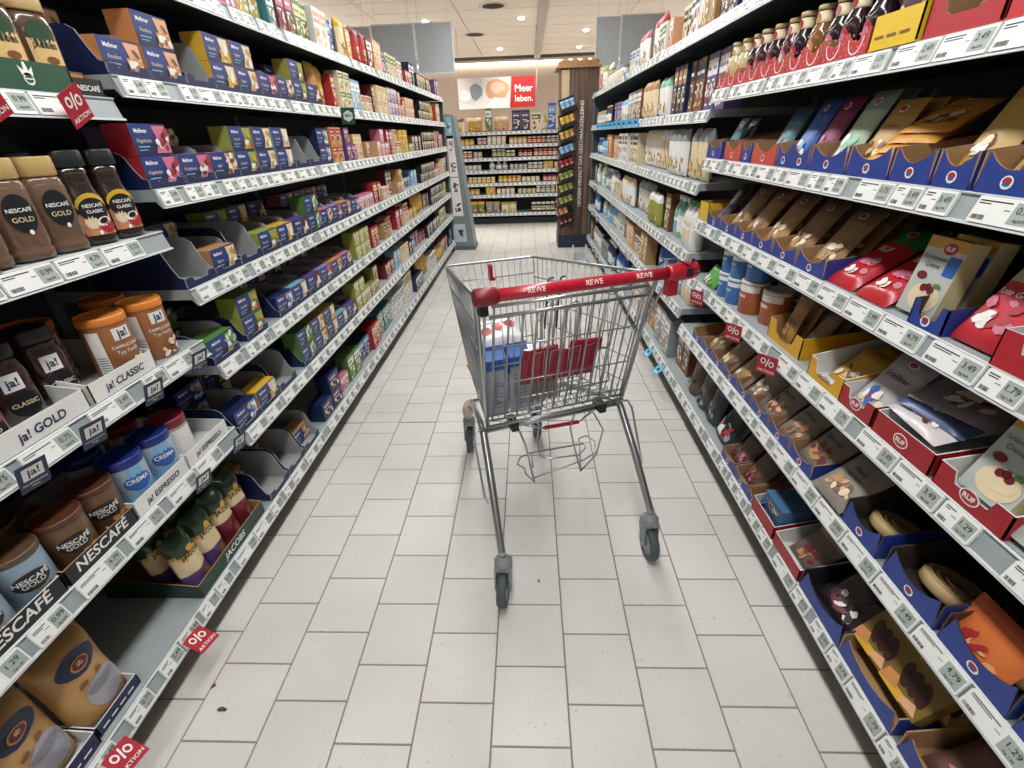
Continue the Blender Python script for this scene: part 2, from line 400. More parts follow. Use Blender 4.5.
def shelf(side, a, b, z, label, pattern, depth=DEP, seed=0, gaps=.25):
    """pattern: 's' narrow labels, 'w' wide, 'm' mixed; z = top surface"""
    L = b-a; c = (a+b)/2; rg = random.Random(seed+int(z*100))
    if side == 'L': loc, rz = (-XF, c, z), PI/2
    elif side == 'R': loc, rz = (XF, c, z), -PI/2
    else: loc, rz = (c, YB, z), 0
    r = new('store_shelf', None, None, loc, (0, 0, rz), label, 'shelf')
    hl = L/2-.003
    new('board', MB().box(-hl, hl, .016, depth, -.03, 0, BOARD, bottom=M('#27302f', .6), front=M('#3a4446', .5)).mesh('board'), r)  # underside colour darkened to paint in the shade beneath the shelf
    tilt = math.atan2(.013, .046)
    rl = MB()
    rl.ext([(.013, -.001), (.017, -.001), (.017, -.03), (.006, -.045), (.002, -.045), (.013, -.004)], 'x', -hl, hl, RAIL)
    rl.ext([(.0085, -.001), (.0135, .0005), (.0135, -.0035), (.0095, -.0035)], 'x', -hl, hl, LIP)
    rl.ext([(-.004, -.0475), (.004, -.0475), (.004, -.0435), (-.003, -.0435)], 'x', -hl, hl, LIP)
    new('price_rail', rl.mesh('price_rail'), r)
    x = -hl+.02*rg.random()+.004
    while True:
        wide = pattern == 'w' and rg.random() < .8 or pattern == 'm' and rg.random() < .35
        me, dp, w = rg.choice(LB if wide else LS)
        if x+w > hl-.002: break
        lb = new('price_label', me, r, (x+w/2, .0012, -.0435), (-tilt, 0, 0)); new('price_display', dp, lb)
        x += w+(.007 if rg.random() > gaps else rg.uniform(.02, .07))
    return r
ORD = ['top', 'second', 'third', 'fourth', 'fifth', 'sixth', 'bottom']
SN = {'N1': 1.455, 'N2': 1.15, 'N3': .835, 'N4': .525}
SS = {'S1': 1.755, 'S2': 1.505, 'S3': 1.25, 'S4': .98, 'S5': .735, 'S6': .475}
ZB = .148
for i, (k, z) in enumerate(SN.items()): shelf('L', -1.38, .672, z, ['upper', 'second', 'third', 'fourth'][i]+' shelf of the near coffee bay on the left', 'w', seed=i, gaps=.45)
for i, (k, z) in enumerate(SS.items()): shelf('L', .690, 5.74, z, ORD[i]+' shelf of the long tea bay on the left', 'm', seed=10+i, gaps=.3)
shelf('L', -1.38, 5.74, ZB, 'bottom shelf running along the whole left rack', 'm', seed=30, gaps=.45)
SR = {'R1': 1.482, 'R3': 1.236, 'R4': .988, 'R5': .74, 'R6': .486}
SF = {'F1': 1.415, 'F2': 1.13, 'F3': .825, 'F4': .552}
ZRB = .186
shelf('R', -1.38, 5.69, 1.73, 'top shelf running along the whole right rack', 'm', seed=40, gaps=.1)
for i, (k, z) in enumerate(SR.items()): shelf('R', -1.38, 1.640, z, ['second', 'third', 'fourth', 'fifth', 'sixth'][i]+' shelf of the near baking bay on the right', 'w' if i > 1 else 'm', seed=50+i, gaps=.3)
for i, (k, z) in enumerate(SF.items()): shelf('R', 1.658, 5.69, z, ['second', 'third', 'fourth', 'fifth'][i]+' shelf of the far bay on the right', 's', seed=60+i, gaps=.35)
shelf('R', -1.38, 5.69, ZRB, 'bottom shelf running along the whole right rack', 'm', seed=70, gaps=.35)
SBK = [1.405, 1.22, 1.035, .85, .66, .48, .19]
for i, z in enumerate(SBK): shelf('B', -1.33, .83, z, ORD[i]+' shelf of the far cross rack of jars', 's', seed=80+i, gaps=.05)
# ================================================================== shopping trolley
WIRE = M('#a9adb1', .36, .85, .05); CHR = M('#b0b4b8', .28, .92, .04); RED = M('#b3122c', .3, coat=.4); DRED = M('#7e2226', .45); BLK = M('#1c1f24', .45)
GRAYP = M('#8b9095', .4); RUB = M('#4a5658', .6)
cart = new('shopping_cart', None, None, (.272, .518, 0), (0, 0, math.radians(20.2)), 'wire shopping trolley with red handle standing in the aisle', 'shopping cart')
def cp(name, mb, parent=cart, label=None): return new(name, mb.mesh(name), parent, label=label)
def lerp(a, b, t): return tuple(a[i]+(b[i]-a[i])*t for i in range(3))
RT = {-1: (-.268, .13, .985), 1: (.268, .13, .985)}; FT = {-1: (-.195, .94, .874), 1: (.195, .94, .874)}
RB = {-1: (-.236, .215, .535), 1: (.236, .215, .535)}; FB = {-1: (-.162, .80, .475), 1: (.162, .80, .475)}
m = MB()
m.tube([RT[-1], lerp(RT[-1], FT[-1], .5), (-.197, .92, .876), (-.185, .938, .874), (-.17, .943, .873), (.17, .943, .873), (.185, .938, .874), (.197, .92, .876), lerp(RT[1], FT[1], .5), RT[1]], .0055, 8, CHR)
cp('top_rim', m)
for s, nm in ((-1, 'left_side_grid'), (1, 'right_side_grid')):
    m = MB(); n = 19
    for i in range(n+1):
        t = i/n; a = lerp(RB[s], FB[s], t); b = lerp(RT[s], FT[s], t)
        m.tube([a, lerp(a, b, .5), b], .0022, 5, WIRE)
    for q in (.0, .16, .36, .58, .8): m.tube([lerp(RB[s], RT[s], q), lerp(FB[s], FT[s], q)], .0026 if q else .004, 5, WIRE)
    cp(nm, m)
m = MB(); n = 13
for i in range(n+1):
    t = i/n; m.tube([lerp(FB[-1], FB[1], t), lerp(FT[-1], FT[1], t)], .0022, 5, WIRE)
for q in (0, .2, .45, .66, .84): m.tube([lerp(FB[-1], FT[-1], q), lerp(FB[1], FT[1], q)], .0026, 5, WIRE)
cp('front_grid', m)
m = MB(); n = 11
for i in range(n+1):
    t = i/n; m.tube([lerp(RB[-1], RB[1], t), lerp(FB[-1], FB[1], t)], .0019, 5, WIRE)
for i in range(17):
    t = i/16; m.tube([lerp(RB[-1], FB[-1], t), lerp(RB[1], FB[1], t)], .0024, 5, WIRE)
cp('floor_grid', m)
m = MB()                                     # swinging rear gate
GT, GBt = (.115, .96), (.205, .555)
def gate(X, z): t = (z-GBt[1])/(GT[1]-GBt[1]); return (X, GBt[0]+(GT[0]-GBt[0])*t, z)
m.tube([gate(-.232, .96), gate(.232, .96)], .0052, 7, CHR); m.tube([gate(-.236, .93), gate(.238, .93)], .0045, 7, CHR)
for i in range(12):
    X = -.225+.45*i/11; m.tube([gate(X, .96 if i in (0, 4, 7, 11) else .93), gate(X, .56)], .0033, 6, WIRE)
for z in (.83, .70, .585, .56): m.tube([gate(-.228, z), gate(.228, z)], .0024 if z > .57 else .004, 5, WIRE)
for X in (-.055, .022):
    U = [(X-.02, .205, .60), (X-.02, .16, .90), (X-.012, .152, .925), (X, .15, .932), (X+.012, .152, .925), (X+.02, .16, .90), (X+.02, .205, .60)]
    m.tube(U, .003, 6, CHR)
cp('rear_gate', m)
m = MB()                                     # folded child seat behind the gate
for i in range(13):
    X = -.2+.4*i/12; m.tube([(X, .24, .60), (X*.96, .27, .87)], .0018, 5, WIRE)
for z in (.60, .72, .87): m.tube([(-.2, .24+(z-.6)*.11, z), (.2, .24+(z-.6)*.11, z)], .0028, 6, WIRE)
for i in range(17):                          # scalloped seat wire along the rear floor
    X = -.10+.32*i/16; m.tube([(X-.008, .235, .585), (X-.006, .225, .562), (X, .222, .556), (X+.006, .225, .562), (X+.008, .235, .585)], .0018, 5, WIRE)
for X in (-.01, .03): m.tube([(X, .3, .80), (X, .28, .93), (X+.006, .29, .952), (X+.02, .31, .957), (X+.05, .35, .945)], .003, 6, BLK)
cp('child_seat', m)
m = MB()                                     # red seat plate with slots in its top edge
pl = [(-.138, .672), (.106, .672), (.122, .80), (.022, .803), (.018, .778), (-.018, .778), (-.022, .800), (-.128, .798)]
m.T = Matrix.Translation((0, .205, 0)) @ Matrix.Rotation(math.radians(8), 4, 'X')
m.T = Matrix(((1, 0, 0, 0), (0, 1, -.22, .345), (0, 0, 1, 0), (0, 0, 0, 1)))
m.ext(pl, 'y', -.004, .004, M('#96102c', .35, coat=.3))
for s in (-1, 1): m.box(s*.075-.046, s*.075+.046, -.010, -.004, .765, .798, M('#96102c', .35, coat=.3))
pg = cp('seat_plate', m, label='dark red plastic seat plate')
m2 = MB(); m2.T = m.T.copy()
for cx in (-.085, -.03, .03, .085): m2.tube([(cx-.018, -.013, .69), (cx-.018, -.013, .785), (cx+.018, -.013, .79), (cx+.018, -.013, .69)], .0018, 5, M('#c8a0a6', .3, .6))
new('guard_wire', m2.mesh('guard_wire'), pg)
# handle
HZ, HY, HR = 1.02, .015, .0155
m = MB(); m.tube([(-.285, HY, HZ), (-.1, HY, HZ), (.1, HY, HZ), (.215, HY, HZ)], HR, 16, RED)
h = cp('handle', m, label='glossy red plastic push handle')
m = MB()
def hf(u, v): a = math.radians(128)+v/HR; return (u, HY+(HR+.0006)*math.cos(a), HZ+(HR+.0006)*math.sin(a))
def hf2(u, v): a = math.radians(142)-v/HR; return (u, HY+(HR+.0006)*math.cos(a), HZ+(HR+.0006)*math.sin(a))
for u0 in (-.151, -.001, .138): m.text('REWE', .0175, WHITE, lambda u, v: hf2(u, v-.009), .012, u0=u0, maxw=.06)
new('handle_lettering', m.mesh('handle_lettering'), h)
cp('handle_cap', MB().tube([(-.302, HY, HZ), (-.298, HY, HZ), (-.25, HY, HZ), (-.243, HY, HZ)], [.017, .0215, .0215, .017], 14, M('#7c1a22', .4)))
m = MB().tube([(.212, HY, HZ), (.222, HY, HZ), (.245, HY, HZ), (.28, HY, HZ+.002), (.297, HY, HZ+.002), (.303, HY, HZ+.002)], [.017, .020, .0235, .025, .022, .014], 16, RED)
g = cp('handle_grip', m, label='thick red grip with coin lock')
m = MB().box(.256, .274, HY-.0275, HY-.015, HZ-.008, HZ+.012, BLK); new('coin_slot', m.mesh('coin_slot'), g)
m = MB().tube([(.195, HY+.012, HZ+.02), (.21, HY+.008, HZ+.034), (.235, HY, HZ+.034), (.25, HY-.012, HZ+.026), (.265, HY-.02, HZ+.018), (.275, HY-.012, HZ+.03), (.287, HY, HZ+.03), (.298, HY-.01, HZ+.018), (.296, HY-.02, HZ+.004), (.29, HY-.026, HZ-.004)], .0026, 6, M('#5a5f63', .3, .9))
new('lock_chain', m.mesh('lock_chain'), g)
cp('handle_clip', MB().box(.222, .25, HY-.004, HY+.02, HZ-.062, HZ-.012, RED))
for s in (-1, 1):
    m = MB()
    m.tube([(s*.275, HY, HZ), (s*.274, .05, 1.0), (s*.27, .13, .985), (s*.262, .15, .90), (s*.245, .20, .62), (s*.238, .215, .535)], .0068, 8, CHR)
    m.tube([(s*.262, HY+.01, HZ-.012), (s*.258, .09, .95), (s*.25, .16, .80), (s*.238, .21, .56)], .004, 7, CHR); m.tube([(s*.27, .11, .987), (s*.262, .07, .965)], .004, 6, CHR)
    cp('handle_bracket', m)

m = MB(); m.box(-.283, -.262, .035, .065, .965, .99, BLK); cp('hinge_block', m)
# frame
for s in (-1, 1):
    m = MB()
    m.tube([(s*.247, .262, .497), (s*.2475, .245, .503), (s*.249, .23, .492), (s*.258, .13, .36), (s*.268, .022, .195), (s*.268, .012, .175)], .0128, 12, CHR)
    lg = cp('rear_leg', m)
    m = MB().tube([(s*.236, .235, .512), (s*.275, .232, .512), (s*.285, .215, .49), (s*.285, .165, .40), (s*.285, .13, .335), (s*.28, .115, .32), (s*.266, .10, .318), (s*.25, .11, .322)], .0038, 7, CHR)
    new('bumper_wire', m.mesh('bumper_wire'), lg)
    m = MB().tube([(s*.247, .25, .5), (s*.235, .34, .485), (s*.20, .62, .40), (s*.182, .80, .25), (s*.172, .86, .165)], .0105, 10, CHR)
    lg = cp('front_leg', m)
    m = MB().tube([(s*.192, .72, .325), (s*.180, .805, .25), (s*.174, .85, .195)], [.022, .028, .022], 10, M('#c3b5a4', .6))
    new('bumper_sleeve', m.mesh('bumper_sleeve'), lg, label='beige plastic sleeve above the front wheel')
m = MB()
m.tube([(-.247, .25, .497), (.247, .25, .497)], .010, 10, CHR); m.tube([(-.238, .222, .527), (.238, .222, .527)], .0055, 8, CHR); m.tube([(-.238, .20, .54), (.238, .20, .54)], .003, 6, CHR)
m.tube([(-.2, .62, .40), (.2, .62, .40)], .007, 8, CHR)
cp('cross_bar', m)
for X in (-.149, .166): cp('clamp', MB().box(X-.012, X+.012, .205, .262, .500, .532, BLK))
cp('front_lock', MB().box(-.016, -.002, .905, .935, .80, .865, RED).box(-.005, .008, .905, .93, .80, .812, RED), label='small red plastic catch on the front grid')
m = MB()
m.tube([(-.128, .25, .486), (-.101, .25, .404), (-.07, .25, .233)], .0038, 7, CHR)
m.tube([(.082, .25, .495), (.066, .25, .437), (.081, .25, .363), (.116, .25, .23)], .0036, 7, CHR)
m.tube([(.152, .25, .482), (.197, .25, .397), (.176, .25, .29), (.114, .25, .23)], .0032, 7, CHR)
m.tube([(-.075, .25, .30), (-.036, .373, .27), (.175, .355, .27), (.175, .335, .27), (.163, .32, .27), (.129, .296, .27), (.008, .315, .27), (-.01, .34, .27), (-.005, .39, .30), (-.02, .33, .42), (-.06, .27, .485), (-.10, .26, .482)], .0032, 7, CHR)
m.tube([(-.07, .25, .235), (-.079, .32, .22), (-.072, .353, .22), (-.089, .386, .22), (-.064, .423, .22), (-.013, .437, .22), (-.02, .38, .26)], .003, 7, CHR)
m.tube([(-.065, .28, .226), (.159, .319, .22), (.224, .341, .225), (.25, .40, .235), (.231, .44, .24), (.19, .42, .25), (.116, .25, .235)], .0032, 7, CHR)
m.tube([(-.103, .26, .482), (-.031, .26, .451), (.102, .26, .446), (.151, .26, .477)], .0042, 7, CHR)
cr = cp('crate_rack', m)
m = MB().tube([(-.028+.01*i, .26, .451-.0004*i) for i in range(14)], [.0075 if i % 2 else .0068 for i in range(14)], 8, RED)
new('rack_grip', m.mesh('rack_grip'), cr, label='red ribbed grip of the crate rack')
# castors
wh = MB()
n = 22
for k in range(n):
    pass
def wheel_mesh(r, wd):
    m = MB(); R = Matrix.Rotation(PI/2, 4, 'Y'); m.T = R
    m.lathe([(r*.62, -wd*.42), (r*.92, -wd*.5), (r, -wd*.25), (r, wd*.25), (r*.92, wd*.5), (r*.62, wd*.42)], n, RUB); return m.mesh('tyre')
def hub_mesh(r, wd):
    m = MB(); m.T = Matrix.Rotation(PI/2, 4, 'Y'); m.lathe([(r*.2, -wd*.56), (r*.3, -wd*.5), (r*.66, -wd*.42), (r*.66, wd*.42), (r*.3, wd*.5), (r*.2, wd*.56)], 16, GRAYP); return m.mesh('hub')
TY, HB = wheel_mesh(.0625, .03), hub_mesh(.0625, .03)
def fork_mesh():
    m = MB()
    m.lathe([(.024, .135), (.029, .140), (.029, .162), (.022, .170), (.016, .176), (.013, .182)], 16, GRAYP)
    for s in (-1, 1):
        m.T = None
        m.ext([(-.026, .145), (.024, .145), (.012+.018, .10), (.030, .055), (.010, .052), (-.012, .09), (-.028, .115)], 'x', s*.021, s*.026, GRAYP)
    m.box(-.026, .026, -.028, .026, .135, .15, GRAYP); m.tube([(-.028, .02, .0625), (.028, .02, .0625)], .006, 8, CHR)
    return m.mesh('fork')
FK = fork_mesh()
for X, Y, rz in ((-.268, .012, PI-.44), (.268, .012, PI-.22), (-.168, .868, PI-.3), (.172, .868, PI-.2)):
    c = new('castor', FK, cart, (X, Y, 0), (0, 0, rz))
    t = new('tyre', TY, c, (0, .02, .0625)); new('hub', HB, c, (0, .02, .0625))
def cw(X, Y, Z):
    a = math.radians(20.2); return (.272+X*math.cos(a)-Y*math.sin(a), .518+X*math.sin(a)+Y*math.cos(a), Z)
# goods lying in the trolley
def milk(h=.2, w=.068):
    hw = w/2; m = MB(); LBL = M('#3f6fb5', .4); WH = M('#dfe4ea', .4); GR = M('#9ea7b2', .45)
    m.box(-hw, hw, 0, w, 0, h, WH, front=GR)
    m.poly([(-hw, 0, h), (hw, 0, h), (hw, hw, h+.022), (-hw, hw, h+.022)], LBL); m.poly([(hw, w, h), (-hw, w, h), (-hw, hw, h+.022), (hw, hw, h+.022)], LBL)
    m.poly([(-hw, 0, h), (-hw, hw, h+.022), (-hw, w, h)], LBL); m.poly([(hw, 0, h), (hw, w, h), (hw, hw, h+.022)], LBL)
    m.box(-hw, hw, hw-.002, hw+.002, h+.02, h+.034, LBL)
    f = flat(-.0006); m.rect(f, -hw, hw, h-.035, h, M('#2f5fae', .4))
    for i in range(9): m.rect(f, -hw+.012, hw-.012-.01*((i*7) % 3), .03+i*.013, .033+i*.013, M('#6f7a88', .5))
    m.text('H-Milch', .014, WHITE, f, .02, v0=h-.024, maxw=w*.8)
    sid = lambda u, v: (-hw-.0006, -u+hw, v)
    m.rect(sid, -hw, hw, h-.06, h, M('#2f5fae', .4))
    return Proto('milk_carton', m.mesh('milk_carton'))
mk = milk()
for X, Y, lab in ((-.186, .262, 'blue and white milk carton at the left in the trolley'), (-.108, .264, 'second blue and white milk carton beside the red seat plate'), (-.184, .338, 'third milk carton, hidden under the white bag'), (-.108, .34, 'fourth milk carton under the white bag, behind the second')):
    mk.put(cw(X, Y, .536), Matrix.Rotation(math.radians(20.2), 4, 'Z'), lab, 'milk carton', 'milk cartons in the trolley')
def pillow(w, h, d, colf, n=16, k=14, bul=.5, name='bag', seed=1, crimp=.0, top=.12):
    """a filled bag: front at y=0, d = depth; colf(u, v) -> material"""
    rg = random.Random(seed); m = MB(); ph = [rg.uniform(0, 6) for _ in range(6)]
    def prof(u, v):
        e = (1-abs(2*u-1)**2.6)**.55 if 0 < u < 1 else 0
        g = min(1, (v/.06)**.5 if v < .06 else 1)*(1 if v < 1-top*2.4 else max(0, (1-v)/(top*2.4))**.7)
        wr = 1+.10*math.sin(9*u+ph[0]+4*v)*math.sin(7*v+ph[1])
        return e*g*wr
    def wid(v): return w/2*(1-.05*math.sin(PI*min(1, v*1.1)))
    F = lambda u, v: (wid(v)*(2*u-1), d/2-d/2*prof(u, v), h*v)
    Bk = lambda u, v: (-wid(v)*(2*u-1), d/2+d/2*prof(1-u, v)*.85, h*v)
    m.grid(F, n, k, colf); m.grid(Bk, n, k, lambda u, v: colf(.5, v) if colf(.5, v) else None)
    return m, (lambda u, v: tuple(a+b for a, b in zip(F(min(1, max(0, u/w+.5)), min(1, max(0, v/h))), (0, -.0016, 0))))
m, fp = pillow(.17, .13, .06, lambda u, v: M('#e9e9ec', .3, var=.12, scale=25), name='bag')
for i in range(3): m.blob(fp, -.045+.045*i, .05+.012*i, .018, .02, M('#b8323a', .4), rot=.5, jit=.2, seed=i)
for i in range(4): m.rect(fp, -.075+.04*i, -.05+.04*i, .08, .086, M('#8c94a6', .4))
Proto('bread_bag', m.mesh('bread_bag')).put(cw(-.145, .318, .778), Matrix.Rotation(math.radians(20), 4, 'Z') @ Matrix.Rotation(-1.22, 4, 'X'), 'crumpled white plastic bag with red print lying on the milk cartons', 'bag')
CLR = M('#c9d2d6', .15, .0, coat=.5)
m = MB().box(-.07, .07, 0, .11, 0, .05, CLR).box(-.074, .074, -.004, .114, .05, .056, M('#dfe6e8', .12)).box(-.05, .05, .015, .095, .056, .066, M('#cfd8dc', .12))
Proto('plastic_box', m.mesh('plastic_box')).put(cw(.09, .62, .50), Matrix.Rotation(math.radians(28), 4, 'Z'), 'clear plastic clamshell box lying in the trolley', 'box')
m, fp = pillow(.10, .09, .05, lambda u, v: M('#e0a050', .4)); Proto('snack_bag', m.mesh('snack_bag')).put(cw(-.13, .62, .505), Matrix.Rotation(.5, 4, 'Z') @ Matrix.Rotation(-1.1, 4, 'X'), 'small orange snack bag behind the white bag in the trolley', 'bag')
m, fp = pillow(.12, .10, .05, lambda u, v: M('#5a2430', .4)); Proto('dark_bag', m.mesh('dark_bag')).put(cw(-.01, .50, .51), Matrix.Rotation(.2, 4, 'Z') @ Matrix.Rotation(-1.2, 4, 'X'), 'dark red packet lying between white bag and clear box', 'bag')
m = MB().box(-.06, .06, 0, .08, 0, .10, M('#a49884', .5)); m.rect(flat(-.0006), -.05, .05, .02, .08, M('#8a7f70', .5))
Proto('grey_carton', m.mesh('grey_carton')).put(cw(-.02, .30, .54), Matrix.Rotation(math.radians(24), 4, 'Z'), 'small grey-brown carton behind the red seat plate', 'carton')
# ================================================================== goods: kinds
COL = dict(navy='#18244e', orange='#c98a55', yellow='#d6ab34', red='#a92a32', pink='#c8708c', lilac='#8f7da6', green='#55803c', lime='#97a048', teal='#3f7f88',
    sky='#7fb0d6', blue='#2c5fb0', cream='#e4d3ae', white='#e9e8e4', brown='#7a4f33', tan='#b48a58', black='#1d1d22', grey='#8f959a', maroon='#6d1f2c', purple='#574477', gold='#c79a3e', mint='#8fc4a8', peach='#dda882', olive='#7e7d3c')
def C(n, r=.45): return M(COL.get(n, n), r)
KRAFT = M('#a5815a', .7); KGREY = M('#9a9c9e', .7); KWHITE = M('#d6d8d8', .6)
_cache = {}
def memo(fn):
    def g(*a, **k):
        key = (fn.__name__, a, tuple(sorted(k.items())))
        if key not in _cache: _cache[key] = fn(*a, **k)
        return _cache[key]
    return g
def pics(m, f, cu, cv, ru, rv, cols, seed, n=5):
    rg = random.Random(seed)
    for i in range(n*2):
        f2 = (lambda fn, k: (lambda u, v: tuple(a+b for a, b in zip(fn(u, v), (0, -.00015*k, 0)))))(f, i+1)
        m.blob(f2, cu+ru*rg.uniform(-.7, .7), cv+rv*rg.uniform(-.7, .7), ru*rg.uniform(.16, .36), rv*rg.uniform(.16, .36), C(cols[i % len(cols)]), 7, .25, rg.random()*3, seed+i)
@memo
def tea(side='orange', pic=('orange', 'cream'), name='Rooibos', bg='navy', w=.135, h=.074, d=.068, ncol='cream'):
    m = MB(); hw = w/2; B = C(bg, .38)
    m.box(-hw, hw, 0, d, 0, h, B, side=C(side), top=C(side))
    f = flat()
    m.rect(f, -hw, hw*.25, h*.35, h, M('#22387a' if bg == 'navy' else COL.get(bg, bg), .38))
    f2 = flat(-.0010)
    pg = [(hw*.95, h*.06), (hw*.10, h*.06), (hw*.34, h*.5), (hw*.2, h*.94), (hw*.95, h*.94)]
    m.poly([f2(*p) for p in pg], C(pic[0]))
    pics(m, flat(-.0013), hw*.58, h*.5, hw*.5, h*.5, pic[1:]+('white',), len(name)*7, 6)
    m.text('Meßmer', .0135, WHITE, flat(-.0016), .02, u0=-hw*.45, v0=h*.72, maxw=w*.42)
    m.text(name, .0125, C(ncol), flat(-.0016), .0, .15, u0=-hw*.42, v0=h*.42, maxw=w*.46)
    m.rect(f2, -hw*.8, -hw*.2, h*.26, h*.30, C('sky')); m.rect(f2, -hw*.8, -hw*.35, h*.16, h*.19, C('sky'))
    return Proto('tea_carton', m.mesh('tea_carton'), w=w, h=h, d=d)
@memo
def carton(col='red', acc='cream', pic='gold', w=.07, h=.12, d=.07, txt='TEE', name='tea_carton', seed=1, window=False):
    m = MB(); hw = w/2; m.box(-hw, hw, 0, d, 0, h, C(col), side=C(col), top=C(col))
    f = flat(); m.rect(f, -hw*.9, hw*.9, h*.62, h*.9, C(acc)); f2 = flat(-.001)
    m.text(txt, h*.16, C(col) if acc in ('white', 'cream', 'yellow') else WHITE, f2, .02, v0=h*.70, maxw=w*.7)
    pics(m, f, 0, h*.3, hw*.85, h*.28, (pic, acc, 'white'), seed, 5)
    m.rect(f, -hw*.7, hw*.2, h*.52, h*.56, WHITE)
    return Proto(name, m.mesh(name), w=w, h=h, d=d)
@memo
def tray(w=.15, hb=.13, hf=.03, d=.3, col='navy', inner='grey', front='flat', n=2, txt=None, tcol='white', tsize=.03, badge=False, side='curve', logo=None):
    t = .003; hw = w/2; O = C(col); I = {'grey': KGREY, 'kraft': KRAFT, 'white': KWHITE}.get(inner) or C(inner); m = MB()
    m.box(-hw, hw, 0, d, 0, t, O, top=I); m.box(-hw, hw, d-t, d, t, hb, I, back=O)
    if side == 'curve': pr = [(0, t), (d-t, t), (d-t, hb), (d*.30, hb), (d*.22, hb*.98), (d*.16, hb*.88), (d*.10, hb*.5), (d*.05, hf*1.15), (0, hf)]
    elif side == 'slope': pr = [(0, t), (d-t, t), (d-t, hb), (d*.55, hb*.95), (0, hf)]
    else: pr = [(0, t), (d-t, t), (d-t, hb), (0, hf)]
    m.ext(pr, 'x', -hw, -hw+t, O, I, I); m.ext(pr, 'x', hw-t, hw, I, O, I)
    if front == 'scallop':
        pts = [(-hw, t), (hw, t)]; k = 8
        for i in range(n):
            x1 = hw-w*i/n; x0 = x1-w/n
            for j in range(k+1):
                a = j/k; pts.append((x1+(x0-x1)*(.08+.84*a), hf-(hf*.42)*math.sin(PI*a)**.8))
        top = pts
    elif front == 'U':
        top = [(-hw, t), (hw, t), (hw, hf), (hw*.62, hf), (hw*.5, hf*.45), (hw*.35, hf*.36), (-hw*.35, hf*.36), (-hw*.5, hf*.45), (-hw*.62, hf), (-hw, hf)]
    elif front == 'step':
        top = [(-hw, t), (hw, t), (hw, hf), (hw*.55, hf), (hw*.45, hf*.55), (-hw*.45, hf*.55), (-hw*.55, hf), (-hw, hf)]
    else: top = [(-hw, t), (hw, t), (hw, hf), (-hw, hf)]
    m.ext(top, 'y', 0, t, O, I, I)
    parts = []
    f = flat(-.0008); p = MB()
    if txt: p.text(txt, tsize, C(tcol), f, .02, .12, v0=hf*.3, maxw=w*.8)
    if badge:
        for i in range(n if front == 'scallop' else 1):
            cx = -hw+w*(i+.5)/n if front == 'scallop' else 0
            p.blob(f, cx, hf*.3, .0115, .0105, WHITE, 12); p.blob(flat(-.0011), cx, hf*.3+.002, .0085, .006, C('red'), 10); p.blob(flat(-.0014), cx, hf*.3-.003, .007, .003, C('blue'), 8)
    if logo == 'crown':
        s = hf*.4
        p.poly([f(a*s, hf*.14+b*s) for a, b in ((-.55, .9), (-.75, 1.7), (-.25, 1.3), (-.12, 2.0), (.12, 2.0), (.25, 1.3), (.75, 1.7), (.55, .9))], WHITE)
        p.blob(f, 0, hf*.14+s*.62, s*.55, s*.52, WHITE, 14); p.blob(flat(-.0011), 0, hf*.14+s*.62, s*.45, s*.34, C(col), 14, rot=.2); p.rect(flat(-.0014), -s*.4, s*.4, hf*.14+s*.57, hf*.14+s*.68, WHITE)
    if logo == 'ruf':
        p.blob(f, 0, hf*.5, .02, .015, WHITE, 14); p.blob(flat(-.0011), 0, hf*.5, .0175, .0125, C('red'), 14); p.text('RUF', .014, WHITE, flat(-.0014), .03, v0=hf*.5-.005)
    if logo == 'gingham':
        for i in range(int(w/.012)):
            for j in range(int(hf/.012)):
                if (i+j) % 2: p.rect(f, -hw+.001+i*.012, -hw+.007+i*.012, .004+j*.012, .008+j*.012, M('#e07a7c', .5))
        for i in range(n):
            cx = -hw+w*(i+.5)/n
            p.grid(lambda a, b: f(cx+(.026+.0035*b)*math.cos(PI+PI*a), hf*.72+(.03+.0035*b)*math.sin(PI+PI*a)), 10, 1, WHITE)
    if p.f: parts.append(('printed_lettering' if txt else 'printed_emblem', p.mesh('print')))
    return Proto('display_tray', m.mesh('display_tray'), parts, w=w, h=hb, d=d)
@memo
def bag(base='tan', top='navy', acc='white', w=.1, h=.16, d=.03, txt='', txt2='', tcol='white', pic=('brown', 'cream'), badge='red', name='pouch', seed=1, split=.72, picv=.28, foot=None, rough=.38, topseal=.06):
    def colf(u, v):
        if v > split: return C(top, rough)
        if foot and v < .3: return C(foot, rough)
        return C(base, rough)
    m, fp = pillow(w, h, d, colf, 14, 12, name=name, seed=seed, top=topseal)
    if pic: 
        f = lambda u, v: tuple(a+b for a, b in zip(fp(u, v), (0, -.0006, 0)))
        pics(m, f, 0, h*picv, w*.40, h*.2, pic, seed*3+1, 6)
    if badge:
        m.blob(fp, w*.05, h*(split+1)/2*.98, w*.13, h*.05, WHITE, 10); m.blob(lambda u, v: tuple(a+b for a, b in zip(fp(u, v), (0, -.0006, 0))), w*.05, h*(split+1)/2*.98, w*.105, h*.038, C(badge), 10)
    f3 = lambda u, v: tuple(a+b for a, b in zip(fp(u, v), (0, -.0012, 0)))
    if txt: m.text(txt, h*.11, C(tcol), f3, .012, .2, v0=h*(split-.14), maxw=w*.72)
    if txt2: m.text(txt2, h*.10, C(tcol), f3, .012, .2, v0=h*(split-.26), maxw=w*.72)
    return Proto(name, m.mesh(name), w=w, h=h, d=d)
